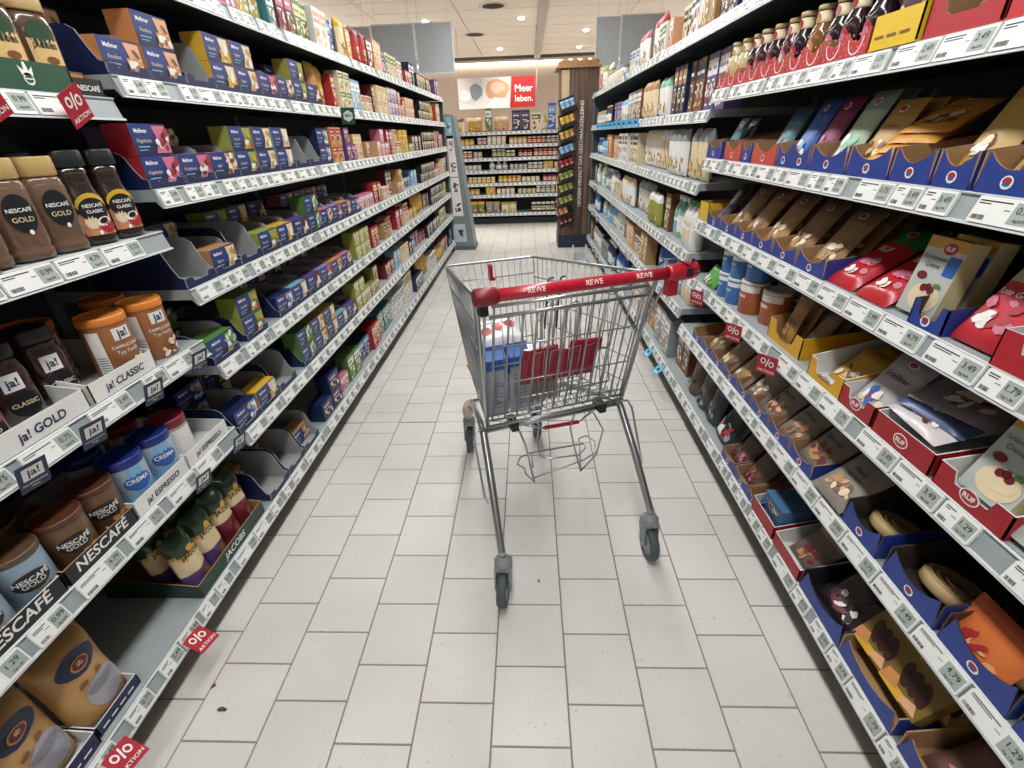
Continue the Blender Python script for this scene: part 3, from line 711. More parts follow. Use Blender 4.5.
@memo
def tin(r=.05, h=.15, body='brown', lid='orange', txt='', txt2='', tcol='white', patch='white', ptxt='ja!', pcol='navy', band=None, bandcol='white', pic=None, name='coffee_tin', lidh=.02, ellipse=None, strip=False):
    f = cyl(r+.0007, 0, (0, r)); f2 = cyl(r+.0013, 0, (0, r)); f3 = cyl(r+.0019, 0, (0, r))
    body_m = MB(); body_m.lathe([(r*.95, 0), (r, .003), (r, h-lidh-.002), (r*.97, h-lidh+.004)], 24, C(body, .35), c=(0, r))
    p = MB()
    if band: p.rect(f, -r*1.5, r*1.5, h*band[0], h*band[1], C(bandcol), 12, 1)
    if strip: p.rect(f2, -r*1.55, -r*.95, h*.05, h*.8, WHITE, 3, 1); [p.rect(f3, -r*1.5, -r*1.0, h*(.1+.04*i), h*(.115+.04*i), C('grey'), 3, 1) for i in range(8)]
    if pic: pics(p, f2, r*.15, h*.2, r*.7, h*.17, pic, 5, 5)
    if ellipse: p.blob(f2, 0, h*.5, r*.72, h*.17, C(ellipse), 16)
    if patch: p.rect(f2, -r*.42, r*.42, h*.62, h*.62+r*.62, C(patch), 4, 1); p.text(ptxt, r*.55, C(pcol), f3, .02, v0=h*.62+r*.16, maxw=r*.7)
    if txt: p.text(txt, r*.36, C(tcol), f3, .02, v0=h*.50, maxw=r*1.35)
    if txt2: p.text(txt2, r*.32, C(tcol), f3, .0, v0=h*.41, maxw=r*1.1)
    l = MB().lathe([(r*1.03, h-lidh), (r*1.045, h-lidh+.002), (r*1.045, h-.004), (r*1.0, h), (r*.93, h), (r*.91, h-.004)], 24, C(lid, .35), c=(0, r))
    return Proto(name, body_m.mesh('tin_body'), [('lid', l.mesh('lid')), ('printed_label', p.mesh('printed_label'))], w=2*r, h=h, d=2*r)
def glass(h): return M(h, .12, coat=.6, var=.15, scale=120)
@memo
def jar(kind):
    m = MB(); l = MB(); p = MB(); r = .041
    if kind == 'gold':
        h = .152; m.lathe([(r*.8, 0), (r*.98, .006), (r, .02), (r*.93, .026), (r, .034), (r, h-.02), (r*.94, h-.006), (r*.84, h)], 24, glass('#6f5645'), 3.0, (0, r))
        l.lathe([(r*.9, h), (r*.94, h+.003), (r*.94, h+.034), (r*.9, h+.037)], 24, M('#b99a63', .35), 3.0, (0, r))
        f = cyl(r+.001, 0, (0, r), 3.0); f2 = cyl(r+.0018, 0, (0, r), 3.0)
        p.blob(f, 0, h*.60, .026, .036, BLACK, 18); p.text('NESCAFÉ', .0105, WHITE, f2, .012, v0=h*.62, maxw=.044); p.text('GOLD', .014, C('cream'), f2, .0, v0=h*.50, maxw=.036); p.blob(f2, .004, h*.37, .004, .005, WHITE, 8)
    elif kind == 'classic':
        h = .165; m.lathe([(r*.82, 0), (r, .006), (r, .018), (r*.97, .03), (r*.97, h*.50), (r*.92, h*.62), (r*.80, h*.74), (r*.78, h*.90), (r*.80, h)], 24, glass('#2b211c'), 3.0, (0, r))
        l.lathe([(r*.84, h), (r*.88, h+.003), (r*.86, h+.03), (r*.8, h+.034)], 24, M('#1f2426', .35), 3.0, (0, r))
        f = cyl(r+.0006, 0, (0, r), 3.0); f2 = cyl(r+.0014, 0, (0, r), 3.0); f3 = cyl(r+.0022, 0, (0, r), 3.0)
        p.rect(f, -.032, .032, .022, .070, M('#c98a63', .4), 8, 1); p.blob(f2, .016, .040, .018, .016, C('red'), 10); p.blob(f2, -.014, .05, .014, .014, C('cream'), 10)
        p.blob(f, 0, .086, .031, .026, C('yellow'), 16); p.blob(f2, 0, .076, .030, .026, BLACK, 16)
        p.text('NESCAFÉ', .0105, WHITE, f3, .012, v0=.082, maxw=.044); p.text('CLASSIC', .0095, WHITE, f3, .02, v0=.070, maxw=.04)
        p.blob(f2, .011, .050, .015, .010, WHITE, 12, rot=.3); p.blob(f3, .011, .052, .010, .006, BLACK, 10, rot=.3); p.blob(f3, -.004, .027, .004, .005, WHITE, 8)
    elif kind == 'jacobs':
        h = .14; m.lathe([(r*.82, 0), (r, .006), (r, h-.03), (r*.95, h-.01), (r*.8, h)], 24, glass('#5d4a3d'), 3.0, (0, r))
        l.lathe([(r*.9, h), (r*.94, h+.003), (r*.94, h+.026), (r*.88, h+.03)], 24, M('#c3a673', .4), 3.0, (0, r))
        f = cyl(r+.001, 0, (0, r), 3.0); f2 = cyl(r+.0018, 0, (0, r), 3.0)
        p.blob(f, 0, h*.72, .024, .024, M('#2f4a35', .4), 14); p.rect(f, -.027, .027, .04, h*.66, M('#d9b87c', .45), 6, 1)
        p.text('JACOBS', .013, C('black'), f2, .02, v0=h*.55, maxw=.044); p.blob(f2, .005, h*.40, .012, .007, C('brown'), 10)
    else:                                                  # own-brand instant coffee: dark or red
        h = .145; colr = '#3c2024' if kind == 'ja_classic' else '#7c2730'
        m.lathe([(r*.82, 0), (r, .006), (r, h-.035), (r*.9, h-.012), (r*.82, h)], 24, glass(colr), 3.0, (0, r))
        l.lathe([(r*.88, h), (r*.92, h+.003), (r*.92, h+.026), (r*.86, h+.03)], 24, M('#2a2326', .4), 3.0, (0, r))
        f = cyl(r+.001, 0, (0, r), 3.0); f2 = cyl(r+.0018, 0, (0, r), 3.0)
        p.rect(f, -.017, .017, h*.55, h*.80, WHITE, 4, 1); p.text('ja!', .024, C('navy'), f2, .02, v0=h*.62, maxw=.028)
        p.blob(f, .004, h*.33, .028, .028, BLACK, 16); p.text('CLASSIC' if kind == 'ja_classic' else 'GOLD', .0125, C('cream'), f2, .02, u0=.004, v0=h*.31, maxw=.05)
    return Proto('coffee_jar', m.mesh('coffee_jar'), [('lid', l.mesh('lid')), ('printed_label', p.mesh('printed_label'))], w=2*r, h=.18, d=2*r)
@memo
def bottle(body='#3a1626', lab='cream', fruit='red', r=.031, h=.14, cap='#c9b184'):
    m = MB(); m.lathe([(r*.85, 0), (r, .005), (r, h*.52), (r*.92, h*.60), (r*.62, h*.72), (r*.58, h*.92)], 20, glass(body), c=(0, r))
    l = MB().lathe([(r*.64, h*.915), (r*.70, h*.92), (r*.70, h*.985), (r*.62, h)], 20, M(cap, .35), c=(0, r))
    p = MB(); rn = r*.66
    p.lathe([(r*.685, h*.71), (r*.64, h*.75), (r*.625, h*.895)], 20, C(lab), c=(0, r)); f = cyl(rn+.001, 0, (0, r)); p.blob(f, .002, h*.80, .009, .011, C(fruit), 10)
    f = cyl(r+.001, 0, (0, r)); f2 = cyl(r+.0018, 0, (0, r))
    p.blob(f, 0, h*.30, r*.62, h*.16, C(fruit), 14); p.blob(f2, 0, h*.30, r*.4, h*.09, C('pink' if fruit == 'red' else 'cream'), 10)
    for s in (-1, 1): p.grid(lambda a, b: f2(s*(.004+.016*a), h*(.50+.07*a*a+.012*b)), 5, 1, WHITE)
    return Proto('syrup_bottle', m.mesh('syrup_bottle'), [('cap', l.mesh('cap')), ('printed_label', p.mesh('printed_label'))], w=2*r, h=h, d=2*r)
@memo
def flask(col='white', cap='blue', acc='sky', r=.03, h=.2, name='bottle', neck=.45, seed=1):
    m = MB(); m.lathe([(r*.9, 0), (r, .004), (r, h*.62), (r*.85, h*.72), (r*neck, h*.82), (r*neck, h*.90)], 14, C(col, .3), c=(0, r))
    l = MB().lathe([(r*neck*1.2, h*.88), (r*neck*1.2, h*.98), (r*neck, h)], 12, C(cap), c=(0, r))
    p = MB(); f = cyl(r+.0008, 0, (0, r)); p.rect(f, -r*1.3, r*1.3, h*.15, h*.55, C(acc), 8, 1); p.rect(cyl(r+.0014, 0, (0, r)), -r*.8, r*.8, h*.38, h*.46, WHITE, 4, 1)
    return Proto(name, m.mesh(name), [('cap', l.mesh('cap')), ('printed_label', p.mesh('printed_label'))], w=2*r, h=h, d=2*r)
@memo
def pot(col='red', lid='white', acc='cream', r=.033, h=.09, name='jar'):
    m = MB(); m.lathe([(r*.9, 0), (r, .004), (r, h*.72), (r*.85, h*.8)], 14, C(col, .25), c=(0, r))
    l = MB().lathe([(r*.92, h*.79), (r*.95, h*.80), (r*.95, h*.98), (r*.88, h)], 14, C(lid), c=(0, r))
    p = MB().rect(cyl(r+.0008, 0, (0, r)), -r*1.2, r*1.2, h*.18, h*.6, C(acc), 8, 1).rect(cyl(r+.0014, 0, (0, r)), -r*.7, r*.7, h*.4, h*.5, C(col), 4, 1)
    return Proto(name, m.mesh(name), [('lid', l.mesh('lid')), ('printed_label', p.mesh('printed_label'))], w=2*r, h=h, d=2*r)
def tagproto(kind):
    m = MB(); w, h = .052, .066
    if kind == 'bio': w = .07
    if kind == 'sale': w, h = .058, .07
    if kind == 'sale':
        m.box(-w/2, w/2, -.0015, 0, 0, h, C('red', .4)); p = MB(); f = flat(-.0021)
        [p.grid(lambda a, b, q=q: f(q[0]+(.0058+.0042*b)*math.cos(2*PI*a)*.8, q[1]+(.0058+.0042*b)*math.sin(2*PI*a)*1.15), 14, 1, WHITE) for q in ((-.0125, .049), (.0125, .043))]; p.poly([f(a, b) for a, b in ((-.0045, .030), (-.0005, .030), (.0055, .062), (.0015, .062))], WHITE); p.text('AKTION', .016, WHITE, f, .012, v0=h*.13, maxw=.05); nm = 'sale_tag'
        m.mats[0] = M('#b01c30', .4)
    elif kind == 'ja':
        m.box(-w/2, w/2, -.0015, 0, 0, h, C('navy', .4)); p = MB(); f = flat(-.0021)
        p.rect(f, -.018, .018, .028, .058, WHITE); p.text('ja!', .024, C('navy'), flat(-.0026), .02, v0=.037); p.text('DAUERNIEDRIG', .006, WHITE, f, .0, v0=.016, maxw=.042); p.text('PREIS', .006, WHITE, f, .0, v0=.008); nm = 'shelf_flag'
    elif kind == 'bio':
        m.box(-w/2, w/2, -.0015, 0, 0, w*1.1, M('#1d4a32', .45)); p = MB(); f = flat(-.0021)
        p.blob(f, 0, w*.55, .027, .027, M('#cfe0d2', .5), 6, rot=PI/6); p.text('BIO', .02, M('#1d4a32', .45), flat(-.0026), .03, v0=w*.55-.005); nm = 'shelf_sign'
    else:
        m.box(-.028, .028, -.0015, 0, 0, .052, M('#5fb4e0', .4)); p = MB(); p.blob(flat(-.0021), 0, .03, .009, .009, BLACK, 8); p.rect(flat(-.0021), -.014, .014, .008, .014, WHITE); nm = 'shelf_flag'
    return Proto(nm, m.mesh(nm), [('printed_lettering', p.mesh('print'))], d=0)
# ================================================================== left rack, near coffee bay
E = .0006
z = SN['N1']+E
put(tray(.205, .10, .052, .26, '#24503a', 'kraft', 'flat', logo='crown', side='slope'), 'L', .475, z, .016, 'dark green tray with white crown emblem on the upper coffee shelf', 'tray')
for y, d, lab in ((.468, .024, 'glass coffee jar with beige label, left of two in the green crown tray'), (.553, .024, 'glass coffee jar with beige label, right of two in the green crown tray')):
    put(jar('jacobs'), 'L', y, z+.004, d, lab, 'coffee jar', 'jars in the green tray', yaw=-.3)
put(tray(.085, .07, .034, .2, 'black', 'kraft', 'flat', txt='NESCAFÉ', tsize=.015, side='slope'), 'L', .62, z, .02, 'small black tray with white lettering beside the green crown tray', 'tray')
put(carton('brown', 'tan', 'tan', .06, .045, .06, '', 'carton', 3), 'L', .625, z+.004, .05, 'brown carton inside the small black tray', 'carton')
z = SN['N2']+E
for y, d, lab in ((.242, .02, 'leftmost brown coffee jar with wide beige lid, cut by the photo edge'), (.328, .016, 'brown glass coffee jar with beige lid and black oval, left one in full view'), (.413, .016, 'brown glass coffee jar with beige lid beside the black-lidded jars')):
    put(jar('gold'), 'L', y, z, d, lab, 'coffee jar', 'brown jars with beige lids', yaw=-.3)
for y, lab in ((.497, 'black-lidded coffee jar with yellow arch and red cup label, left of two'), (.585, 'black-lidded coffee jar with yellow arch and red cup label, right of two')):
    put(jar('classic'), 'L', y, z, .018, lab, 'coffee jar', 'black lidded coffee jars', yaw=-.3)
for i, y in enumerate((.328, .413, .497, .585)): put(jar('gold' if i < 2 else 'classic'), 'L', y, z, .12, ['second-row jar hidden behind the left brown jar', 'second-row jar hidden behind the right brown jar', 'second-row jar behind the left black-lidded jar', 'second-row jar behind the right black-lidded jar'][i], 'coffee jar', 'second-row jars')
put(tray(.12, .05, .045, .2, 'tan', 'kraft', 'flat', txt='~~~', tcol='brown', tsize=.014, side='slope'), 'L', .175, z, .006, 'low brown cardboard tray at the left edge of the jar shelf', 'tray')
put(bag('red', 'red', 'white', .09, .15, .05, '', '', pic=('maroon', 'pink'), badge=None, name='coffee_pouch', seed=4), 'L', .165, z+.004, .05, 'red pouch in the low cardboard tray at the left edge', 'pouch')
z = SN['N3']+E
put(tray(.215, .075, .048, .3, 'white', 'white', 'flat', txt='ja! GOLD', tcol='navy', tsize=.026, side='slope'), 'L', .165, z, .016, 'white tray lettered with a gold coffee name on the third coffee shelf', 'tray')
put(tray(.20, .085, .048, .3, 'white', 'white', 'flat', txt='ja! CLASSIC', tcol='navy', tsize=.024, side='slope'), 'L', .385, z, .016, 'white tray lettered with a classic coffee name below the orange-lidded tins', 'tray')
put(jar('ja_gold'), 'L', .085, z+.004, .03, 'red glass coffee jar at the left of the white tray', 'coffee jar', yaw=-.35)
put(jar('ja_classic'), 'L', .20, z+.004, .075, 'dark maroon coffee jar with white square label, left of two', 'coffee jar', 'maroon jars', yaw=-.35)
put(jar('ja_classic'), 'L', .295, z+.004, .08, 'dark maroon coffee jar with white square label, right of two', 'coffee jar', 'maroon jars', yaw=-.35)
put(jar('ja_gold'), 'L', .10, z+.004, .13, 'second-row dark jar behind the red coffee jar', 'coffee jar')
ct = tin(.049, .158, '#a0673f', '#d98436', 'CAPPUCCINO', 'Typ Family', 'white', pic=('cream', 'brown', 'white'), strip=True)
put(ct, 'L', .432, z+.004, .022, 'orange-lidded cappuccino tin in the white tray', 'tin', 'orange lidded tins', yaw=-.2)
put(ct, 'L', .555, z, .022, 'orange-lidded cappuccino tin at the right end of its shelf', 'tin', 'orange lidded tins', yaw=-.25)
put(ct, 'L', .38, z+.004, .15, 'orange-lidded tin in the shadow behind the front tins', 'tin', 'orange lidded tins')
put(ct, 'L', .60, z, .15, 'orange-lidded tin in shadow at the back right corner', 'tin', 'orange lidded tins')
z = SN['N4']+E
put(tray(.20, .05, .042, .28, 'black', 'white', 'flat', txt='NESCAFÉ', tsize=.035, side='slope'), 'L', -.06, z, .014, 'black lettered tray at the left end of the tin shelf', 'tray')
put(tray(.195, .05, .042, .28, 'black', 'kraft', 'flat', txt='NESCAFÉ', tsize=.035, side='slope'), 'L', .145, z, .014, 'black tray with large white lettering under the brown-lidded tins', 'tray')
for i, y in enumerate((.345, .545)): put(tray(.192, .055, .046, .28, 'white', 'white', 'flat', txt='ja! ESPRESSO', tcol='navy', tsize=.022, side='slope'), 'L', y, z, .014, ['white lettered tray under the blue-lidded tins', 'white lettered tray under the red-lidded tin'][i], 'tray')
lt = tin(.046, .128, '#8fa5b5', '#5c4636', 'NESCAFÉ', 'GOLD', 'white', None, ellipse='black', pic=('tan', 'cream'), lidh=.014)
gt = tin(.046, .128, '#6a4f38', '#5a3320', 'NESCAFÉ', 'GOLD', 'white', None, ellipse='black', pic=('tan', 'cream'), lidh=.014)
put(lt, 'L', -.093, z+.004, .02, 'light blue and brown coffee tin at the photo edge', 'tin', 'blue and brown tins', yaw=-.4); put(lt, 'L', .007, z+.004, .025, 'light blue and brown coffee tin beside the brown tins', 'tin', 'blue and brown tins', yaw=-.4)
put(lt, 'L', -.03, z+.004, .12, 'light blue coffee tin in the second row', 'tin')
put(gt, 'L', .105, z+.004, .022, 'dark brown coffee tin with black oval, left of two', 'tin', 'brown tins', yaw=-.45); put(gt, 'L', .203, z+.004, .035, 'dark brown coffee tin with black oval, right of two', 'tin', 'brown tins', yaw=-.5); put(gt, 'L', .09, z+.004, .13, 'dark brown coffee tin behind in shadow', 'tin')
bt = tin(.046, .138, '#a9bccf', '#1f2f7a', 'CREMA', '', 'white', 'sky', '', band=(.05, .3), bandcol='sky', ellipse='blue', strip=False, lidh=.024)
put(bt, 'L', .305, z+.004, .03, 'pale blue tin with dark blue lid, left of two', 'tin', 'blue lidded tins', yaw=-.4); put(bt, 'L', .405, z+.004, .03, 'pale blue tin with dark blue lid, right of two', 'tin', 'blue lidded tins', yaw=-.4); put(bt, 'L', .33, z+.004, .14, 'tin with dark blue lid in the second row', 'tin')
rt_ = tin(.046, .138, '#b8a99c', '#7c1d33', '', '', 'white', None, band=(.08, .75), bandcol='white', lidh=.024)
put(rt_, 'L', .505, z+.004, .035, 'cream tin with dark red lid in front', 'tin', 'red lidded tins'); put(rt_, 'L', .47, z+.004, .15, 'cream tin with dark red lid behind', 'tin', 'red lidded tins')
z = ZB+E
cb = bag('#b0854f', '#a97c48', 'navy', .135, .235, .09, '', '', pic=None, badge=None, name='coffee_bag', seed=11, topseal=.05)
def cbag(y, d, yaw, lab, top='navy', seed=0):
    m, fp = pillow(.14, .235, .085, lambda u, v: M('#b68d57', .4, var=.2, scale=15), 18, 16, seed=20+seed, top=.05)
    f = lambda u, v: tuple(a+b for a, b in zip(fp(u, v), (0, -.0012, 0))); f2 = lambda u, v: tuple(a+b for a, b in zip(fp(u, v), (0, -.0024, 0)))
    m.blob(fp, 0, .175, .048, .032, C('navy'), 16); m.blob(f, 0, .170, .022, .016, C('gold'), 14); m.blob(f2, 0, .170, .018, .012, C('maroon'), 14); m.blob(f2, 0, .172, .008, .006, C('cream'), 8)
    m.blob(fp, .015, .07, .048, .045, M('#9a9aa4', .3), 18); m.blob(f, .012, .088, .038, .012, M('#7d7d88', .3), 14); m.blob(f, -.02, .118, .012, .006, C('brown'), 8, rot=.5); m.blob(f, .02, .122, .010, .006, C('brown'), 8)
    Proto('coffee_bag', m.mesh('coffee_bag')).put((-XF-d, y, z+.004), Matrix.Rotation(PI/2+yaw, 4, 'Z') @ Matrix.Rotation(-.10, 4, 'X'), lab, 'coffee bag', 'brown coffee bags')
cbag(.005, .045, .0, 'brown coffee bag with navy crest and grey cup, beside the empty bottom shelf', seed=1)
cbag(-.135, .05, .05, 'brown coffee bag with navy crest and grey cup, nearer the photo corner', seed=2)
put(bag('maroon', 'maroon', 'white', .13, .22, .08, '', '', pic=('purple', 'black'), badge=None, name='coffee_bag', seed=6), 'L', -.29, z+.004, .06, 'dark maroon coffee bag in the bottom left corner', 'coffee bag')
put(tray(.125, .05, .035, .26, 'navy', 'white', 'flat', txt='~~~~~', tsize=.012, side='slope'), 'L', .00, z, .03, 'navy-fronted tray under the brown coffee bag', 'tray')
put(tray(.14, .06, .042, .26, 'navy', 'white', 'flat', txt='~~~~~', tsize=.012, side='slope'), 'L', -.14, z, .022, 'navy and white tray nearest the bottom left corner', 'tray')
put(tray(.37, .07, .05, .3, '#1d3a2c', 'kraft', 'flat', txt='JACOBS', tsize=.032, side='slope'), 'L', .49, z, .018, 'dark green lettered tray on the bottom shelf', 'tray')
def jbag(y, d, lab, purple, seed):
    def colf(u, v):
        wv = .62+.04*math.sin(9*u+seed)
        if v > wv+.07: return M('#24402c', .25, var=.3, scale=30)
        if v > wv: return C('gold', .35)
        if purple and v < .34: return C('purple', .35)
        return M('#d8c49a', .4) if purple else C('maroon', .35) if v < .45 else M('#d8c49a', .4)
    m, fp = pillow(.092, .205, .07, colf, 14, 18, seed=seed, top=.06)
    f = lambda u, v: tuple(a+b for a, b in zip(fp(u, v), (0, -.0008, 0)))
    m.text('JACOBS', .02, C('black'), f, .02, v0=.125, maxw=.075); m.blob(f, 0, .152, .012, .012, C('gold'), 8); m.blob(f, .01, .04, .02, .02, C('brown'), 10)
    Proto('coffee_bag', m.mesh('coffee_bag')).put((-XF-d, y, z+.004), Matrix.Rotation(PI/2, 4, 'Z') @ Matrix.Rotation(-.12, 4, 'X'), lab, 'coffee bag', 'green topped coffee bags')
for i, (y, p, lab) in enumerate(((.362, 1, 'green-topped coffee bag with purple foot, first from the near end of the green tray'), (.453, 1, 'green-topped coffee bag with purple foot, second in the green tray'), (.545, 0, 'green-topped coffee bag with maroon foot, third in the green tray'), (.632, 0, 'green-topped coffee bag with maroon foot, far end of the green tray'))):
    jbag(y, .03+.004*i, lab, p, 40+i)
    jbag(y+.01, .125, 'second-row green-topped bag behind bag %s of the green tray' % ['one', 'two', 'three', 'four'][i], p, 50+i)
sale = tagproto('sale'); ja = tagproto('ja'); bio = tagproto('bio'); bl = tagproto('blue')
def tag(pr, side, y, z, lab, roll=0, out=.012, yaw=0, lean=-.25, grp='shelf tags'): put(pr, side, y, z, -out, lab, 'sale tag' if pr is sale else 'shelf sign', grp, yaw=yaw, lean=lean, roll=roll)
tag(sale, 'L', .535, 1.40, 'red percent sale tag hanging tilted below the green crown tray', roll=-.5)
tag(sale, 'L', .352, 1.40, 'red percent sale tag at the upper left photo edge', roll=-.5)
tag(sale, 'L', .185, .112, 'red percent sale flag sticking out from the bottom left shelf', out=.066, yaw=-.25, lean=1.3)
tag(sale, 'L', -.095, .112, 'red percent sale flag near the bottom left photo corner', out=.066, yaw=-.25, lean=1.3)
for y, zz, lab in ((.075, .775, 'navy own-brand flag at the left photo edge below the white tray'), (.215, .775, 'navy own-brand flag under the white gold-coffee tray'), (.40, .775, 'navy own-brand flag under the classic-coffee tray'), (.585, .775, 'navy own-brand flag below the right cappuccino tin'),
        (.43, .465, 'navy own-brand flag below the right blue-lidded tin'), (.62, .465, 'navy own-brand flag at the end of the tin shelf')):
    tag(ja, 'L', y, zz, lab, out=.014, lean=-.35, yaw=-.2)
tag(bio, 'L', 2.18, 1.425, 'small dark green organic sign hanging from the tea shelf', yaw=-.95, out=.035)

# ================================================================== left rack, tea bay
TV = {'orange': ('orange', ('peach', 'orange', 'brown', 'cream'), 'Rooibos'), 'red': ('red', ('pink', 'red', 'maroon', 'red'), 'Hagebutte'), 'yellow': ('yellow', ('cream', 'gold', 'yellow'), 'Kamille'), 'berry': ('lilac', ('pink', 'maroon', 'red'), 'Waldbeere'),
      'peach': ('pink', ('peach', 'brown', 'cream'), 'Apfel'), 'lime': ('lime', ('lime', 'green', 'yellow', 'red'), 'Fenchel'), 'green': ('green', ('green', 'lime', 'mint'), 'Minze'), 'ginger': ('tan', ('cream', 'tan', 'gold'), 'Ingwer'), 'sky': ('#7ba6b8', ('cream', 'sky', 'peach'), 'Früchte'), 'blue': ('navy', ('blue', 'peach', 'sky'), 'Guten Abend'), 'plum': ('purple', ('maroon', 'orange', 'cream'), 'Pflaume')}
TN = {'orange': 'orange-sided', 'red': 'raspberry-red', 'yellow': 'yellow-sided chamomile', 'berry': 'lilac-sided berry', 'peach': 'pink-sided apple', 'lime': 'lime-sided fennel', 'green': 'green mint', 'ginger': 'tan-sided ginger', 'sky': 'pale-blue-sided', 'blue': 'dark blue', 'plum': 'purple-sided plum'}
def teacarton(v): s, p, n = TV[v]; return tea(s, p, n)
def slot(sh, y, kind, v, i):
    z = SS[sh]+E; nm = 'the '+ORD[list(SS).index(sh)]+' tea shelf'; w = .142; pr = teacarton(v); tn = TN[v]
    def lab(s, ex='nearer the camera'): return uniq(s, s+str(round(y, 2)), ex)
    if kind == '2':
        put(tray(w, .09, .022, .29, 'navy', 'grey', 'step'), 'L', y, z, .016, lab('navy tray under two stacked %s cartons, %s' % (tn, nm)), 'tray')
        put(pr, 'L', y, z+.004, .022, lab('navy %s tea carton, lower of a pair, %s' % (tn, nm)), 'tea carton', 'navy tea cartons'); put(pr, 'L', y+.001, z+.079, .024, lab('navy %s tea carton, upper of a pair, %s' % (tn, nm)), 'tea carton', 'navy tea cartons')
        put(pr, 'L', y, z+.004, .10, lab('%s carton in the second row, %s' % (tn, nm), 'in shade'), 'tea carton', 'second-row tea cartons')
    elif kind == '1':
        put(tray(w, .10, .024, .29, 'navy', 'grey', 'step'), 'L', y, z, .016, lab('navy tray around one %s tea carton, %s' % (tn, nm)), 'tray')
        put(pr, 'L', y, z+.004, .022, lab('single navy %s tea carton in its tray on %s' % (tn, nm)), 'tea carton', 'navy tea cartons')
        put(pr, 'L', y, z+.004, .20, lab('%s tea carton far back in the dark of %s' % (tn, nm)), 'tea carton', 'second-row tea cartons'); put(pr, 'L', y, z+.079, .20, lab('%s tea carton stacked far back on %s' % (tn, nm)), 'tea carton', 'second-row tea cartons')
    elif kind == '0':
        put(tray(w, .125, .03, .29, 'navy', 'grey', 'step'), 'L', y, z, .016, lab('emptied navy tray with grey inside on %s' % nm, ['beside the '+tn+' cartons', 'next along'][i % 2]), 'tray', 'emptied tea trays')
        put(pr, 'L', y, z+.004, .21, lab('last %s carton back in an emptied tray, %s' % (tn, nm)), 'tea carton', 'second-row tea cartons')
SLOTS = {'S2': [(.765, '1', 'orange'), (.912, '2', 'orange'), (1.06, '0', 'yellow'), (1.205, '2', 'yellow'), (1.35, '2', 'ginger'), (1.50, '1', 'berry'), (1.645, '1', 'peach'), (1.79, '2', 'lime'), (1.935, '1', 'plum')],
    'S3': [(.765, '2', 'red'), (.912, '1', 'berry'), (1.06, '1', 'peach'), (1.205, '2', 'lime'), (1.35, '2', 'ginger'), (1.50, '2', 'sky'), (1.645, '0', 'plum'), (1.79, '0', 'green'), (1.935, '2', 'blue')],
    'S4': [(.765, '0', 'orange'), (.912, '1', 'ginger'), (1.06, '0', 'green'), (1.205, '1', 'lime'), (1.35, '1', 'yellow'), (1.50, '1', 'plum'), (1.645, '2', 'green'), (1.79, '1', 'peach'), (1.935, '1', 'berry'), (2.08, '1', 'orange'), (2.225, '1', 'blue')],
    'S5': [(.765, '1', 'green'), (.96, '2', 'lime'), (1.205, '1', 'blue'), (1.35, '1', 'sky'), (1.50, '1', 'plum'), (1.645, '1', 'berry'), (1.79, '1', 'orange'), (1.935, '1', 'peach')],
    'S6': [(.765, '1', 'blue'), (.912, '1', 'yellow'), (1.06, '0', 'orange'), (1.29, '2', 'green'), (1.435, '2', 'ginger'), (1.58, '2', 'yellow'), (1.725, '1', 'sky'), (1.87, '1', 'plum')]}
for sh, L_ in SLOTS.items():
    for i, (y, k, v) in enumerate(L_): slot(sh, y, k, v, i)
